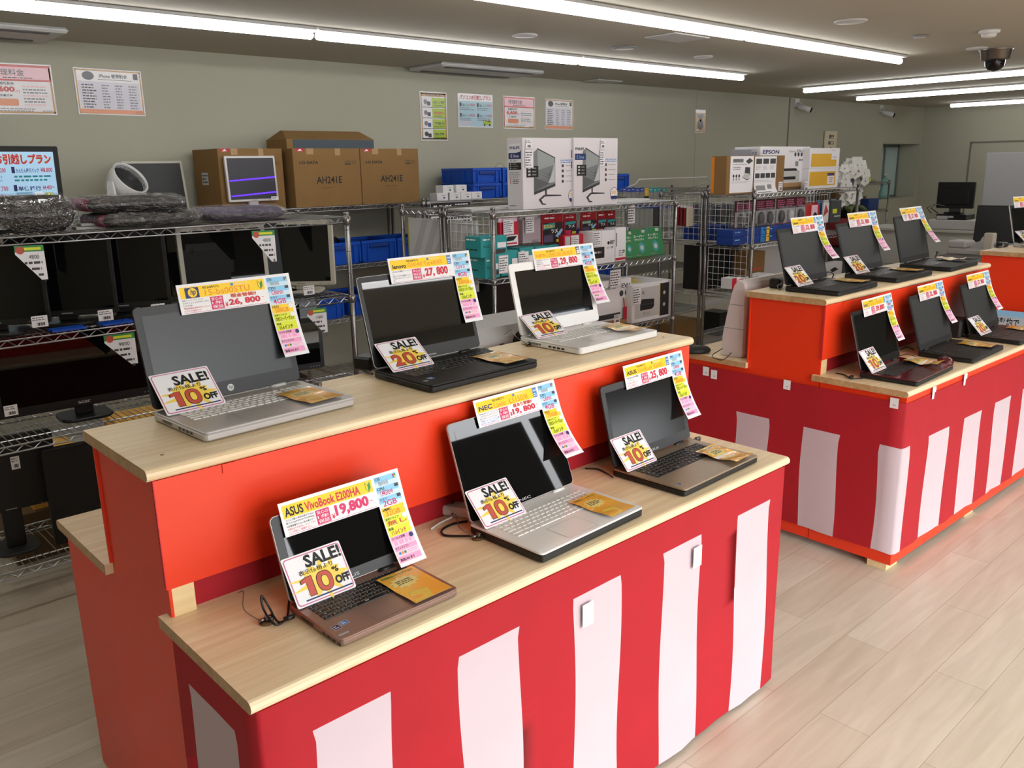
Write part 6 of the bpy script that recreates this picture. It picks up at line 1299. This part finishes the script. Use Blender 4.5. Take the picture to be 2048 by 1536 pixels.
# things on the back tier of the right counter
BM=Matrix.Translation(CB)@Matrix.Rotation(RB,4,'Z')
zt_=.767
pbx=G(1384,716,.765)
carton('blue and white flat box on the back tier of the right counter',3.62,3.90,2.13,2.36,zt_,zt_+.055,mat('royal_blue_box','#1c4aa0',.45),left=lambda f,w,h:(f.rect(w*.02,h*.7,w*.98,h*.98,'white',.0006)),top=lambda f,w,d:f.rect(w*.02,d*.02,w*.98,d*.98,'white',.0006))
t=thing('laptop_stack','two thin black laptops stacked on the blue and white box','laptop',(3.78,2.25,zt_+.056),R(8)); 
for k in range(2): f=MB(); f.slab(-.14,-.1,.14,.1,.001+.02*k,.019+.02*k,.012,'blk',.003); f.build('closed_laptop',t)
def mouse(label,p,rot,m,s=1):
    t=thing('computer_mouse',label,'mouse',p,R(rot)); f=MB()
    f.loft([[(x*.032*s*q,y*.052*s*q,z) for x,y in [(math.cos(a*math.pi/10),math.sin(a*math.pi/10)) for a in range(20)]] for z,q in ((.0005,.9),(.006,1.0),(.016,.98),(.026,.82),(.032,.55),(.034,.25))],m,True); f.build('mouse_shell',t)
    f=MB(); f.lathe([(.001,-.003),(.007,-.003),(.007,.003),(.001,.003)],'dgrey',n=12,axis='x',o=(0,.026*s,.031)); f.build('wheel',t); return t
mouse('black mouse on the back tier of the right counter',G(1395,705,.767),60,'blkm',1.25)
mouse('dark red mouse lying beside the dark red laptop',G(1890,729,.767),-60,'red_l',1.0)
cable('thin black lead looping on the back tier before the white shell',[G(1458,690,.769),G(1440,700,.80),G(1424,712,.769),G(1440,720,.769),G(1452,716,.769),G(1468,700,.79),G(1480,690,.80)],.002)
t=thing('plastic_shell','tall pinkish white plastic shell standing behind the upper tier of the right counter','casing',(3.33,2.16,.767))
pr=[(.035,0),(.028,.02),(.022,.10),(-.002,.22),(-.022,.30),(-.034,.335),(-.052,.352),(-.074,.352),(-.088,.34),(-.094,.32),(-.096,.02),(-.09,0)]
f=MB(); f.loft([[(x,y*s_+.03*(s_-1),z*(1 if z<.1 else q)) for y,z in pr] for x,s_,q in ((0,.9,.985),(.012,1,1),(.60,1,1),(.61,.9,.985))],'pinkshell',False); f.build('shell_body',t)
f=MB()
f.tube([(-.001,-.008,.24),(-.001,-.093,.24)],.0012,'grey',n=4); f.build('groove',t)
f=MB(); f.tube([(-.001,.014,.13),(-.001,-.093,.13)],.0012,'grey',n=4); f.build('groove',t)
adapter('black adapter behind the nearest upper laptop of the right counter',[G(1560,580,zu+.02),G(1555,572,zu+.03),G(1565,566,zu+.02)],G(1552,576,zu),(.05,.05,.045),10)
cable('black lead behind the nearest upper laptop of the right counter',[G(1640,552,zu+.004),G(1655,544,zu+.02),G(1667,548,zu+.02),G(1664,556,zu+.004)],.003)
adapter('black inline adapter on the lead of the dark red laptop',[G(1672,746,zl_+.003),G(1690,750,zl_+.004),G(1700,757,zl_+.008),G(1715,757,zl_+.008),G(1728,756,zl_+.012)],G(1702,757,zl_),(.03,.016,.014),0)
cable('black lead behind the middle lower laptop of the right counter',[G(1800,700,zl_+.003),G(1815,694,zl_+.01),G(1828,700,zl_+.004)],.0022)
cable('thin black lead between the lower laptops of the right counter',[G(1800,712,zl_+.003),G(1815,708,zl_+.006),G(1830,713,zl_+.004)],.0016)
f=MB(); f.box(4.42,1.53,zl_+.001,4.56,1.62,zl_+.09,'blkm',ch=.01); tag(f.build('black_case'),'black case standing behind the brownish black laptop','case')
adapter('coiled black power adapter beside the silver edged laptop',[G(1998+3*math.cos(k*.9)*3,490+3*math.sin(k*.9)*1.6,zu+.02+.004*k) for k in range(14)],G(2003,494,zu),(.06,.06,.03),0,r=.005)
# yellow basket and far shelf goods
t=thing('yellow_basket','yellow lattice basket with a paper label behind the rack post','basket',(2.02,3.80,AL[1]+.004),R(0)); w_,d_,h_=.22,.13,.17
f=MB(); 
for (o,u,ln) in (((-w_/2,-d_/2,0),(1,0,0),w_),((-w_/2,d_/2,0),(0,-1,0),d_),((w_/2,-d_/2,0),(0,1,0),d_),((w_/2,d_/2,0),(-1,0,0),w_)):
    f.M=face_m(o,u,(0,0,1))
    for z0,z1 in ((0,.018),(.07,.085),(h_-.025,h_)): f.box(0,z0,-.004,ln,z1,0,'yelcr')
    n=int(ln/.012)
    for k in range(n): f.add([(ln*k/n,.018,-.002),(ln*k/n+.004,.018,-.002),(ln*(k+1)/n+.004,h_-.025,-.002),(ln*(k+1)/n,h_-.025,-.002)],[(0,1,2,3)],'yelcr'); f.add([(ln*(k+1)/n,.018,-.001),(ln*(k+1)/n+.004,.018,-.001),(ln*k/n+.004,h_-.025,-.001),(ln*k/n,h_-.025,-.001)],[(0,1,2,3)],'yelcr')
f.M=ID; f.box(-w_/2+.004,-d_/2+.004,.001,w_/2-.004,d_/2-.004,.004,'yelcr'); f.build('lattice_tub',t)
f=MB(face_m((-.03,-d_/2-.001,.06),*FRONT)); f.slab(0,0,.08,.075,0,.0015,.008,'lgrey',.0005); f.lines(.01,.04,.07,.065,2,'dgrey',.002,.5,.2); f.rect(.02,.015,.06,.03,'brick',.002); f.build('paper_label',t)
# blue headed bags on the far wall rack
bh=mat('blue_header','#22409a',.45)
for i in range(10):
    px=1245+i*8.8
    pack(('clear cable bag with a blue header at the left end of the upper row','second clear cable bag of the upper blue headed row','third clear cable bag of the upper blue headed row','fourth clear cable bag of the upper blue headed row','fifth clear cable bag of the upper row beside the yellow pack','yellow and black pack in the upper row of blue headed bags','clear cable bag right of the yellow and black pack','eighth clear cable bag of the upper blue headed row','last but one clear cable bag of the upper row','clear cable bag at the right end of the upper row')[i],(px,px+7.8,375+(i%2),405),5.0,'bag' if i!=5 else 'blkm',bh if i<5 else ('ybx' if i==5 else 'teal'),.28 if i!=5 else .55,group='blue headed cable bags, upper row',hook=False)
f=MB(); f.tube([(6.15,5.0,1.46),(6.2,5.0,1.50),(7.25,5.0,1.50),(7.3,5.0,1.46)],.005,'wh',n=6); f.tube([(6.15,5.0,1.46),(6.15,5.23,1.39)],.005,'wh',n=6); f.tube([(7.3,5.0,1.46),(7.3,5.23,1.39)],.005,'wh',n=6); tag(f.build('hanging_rail'),'thin white rail above the blue headed cable bags','rail')
for i in range(9):
    px=1262+i*9
    pack(('hanging cable bag at the left of the lower blue headed row','second bag of the lower blue headed row','third bag of the lower blue headed row','fourth bag of the lower blue headed row','fifth bag of the lower blue headed row','sixth bag of the lower blue headed row, dark content','seventh bag of the lower blue headed row, dark content','eighth bag of the lower blue headed row','bag at the right end of the lower blue headed row')[i],(px,px+8,410,452),5.05,'bag' if i not in (5,6) else 'dgrey',bh,.16,group='blue headed cable bags, lower row',hook=False)
bpy.data.scenes.remove(_tsc)
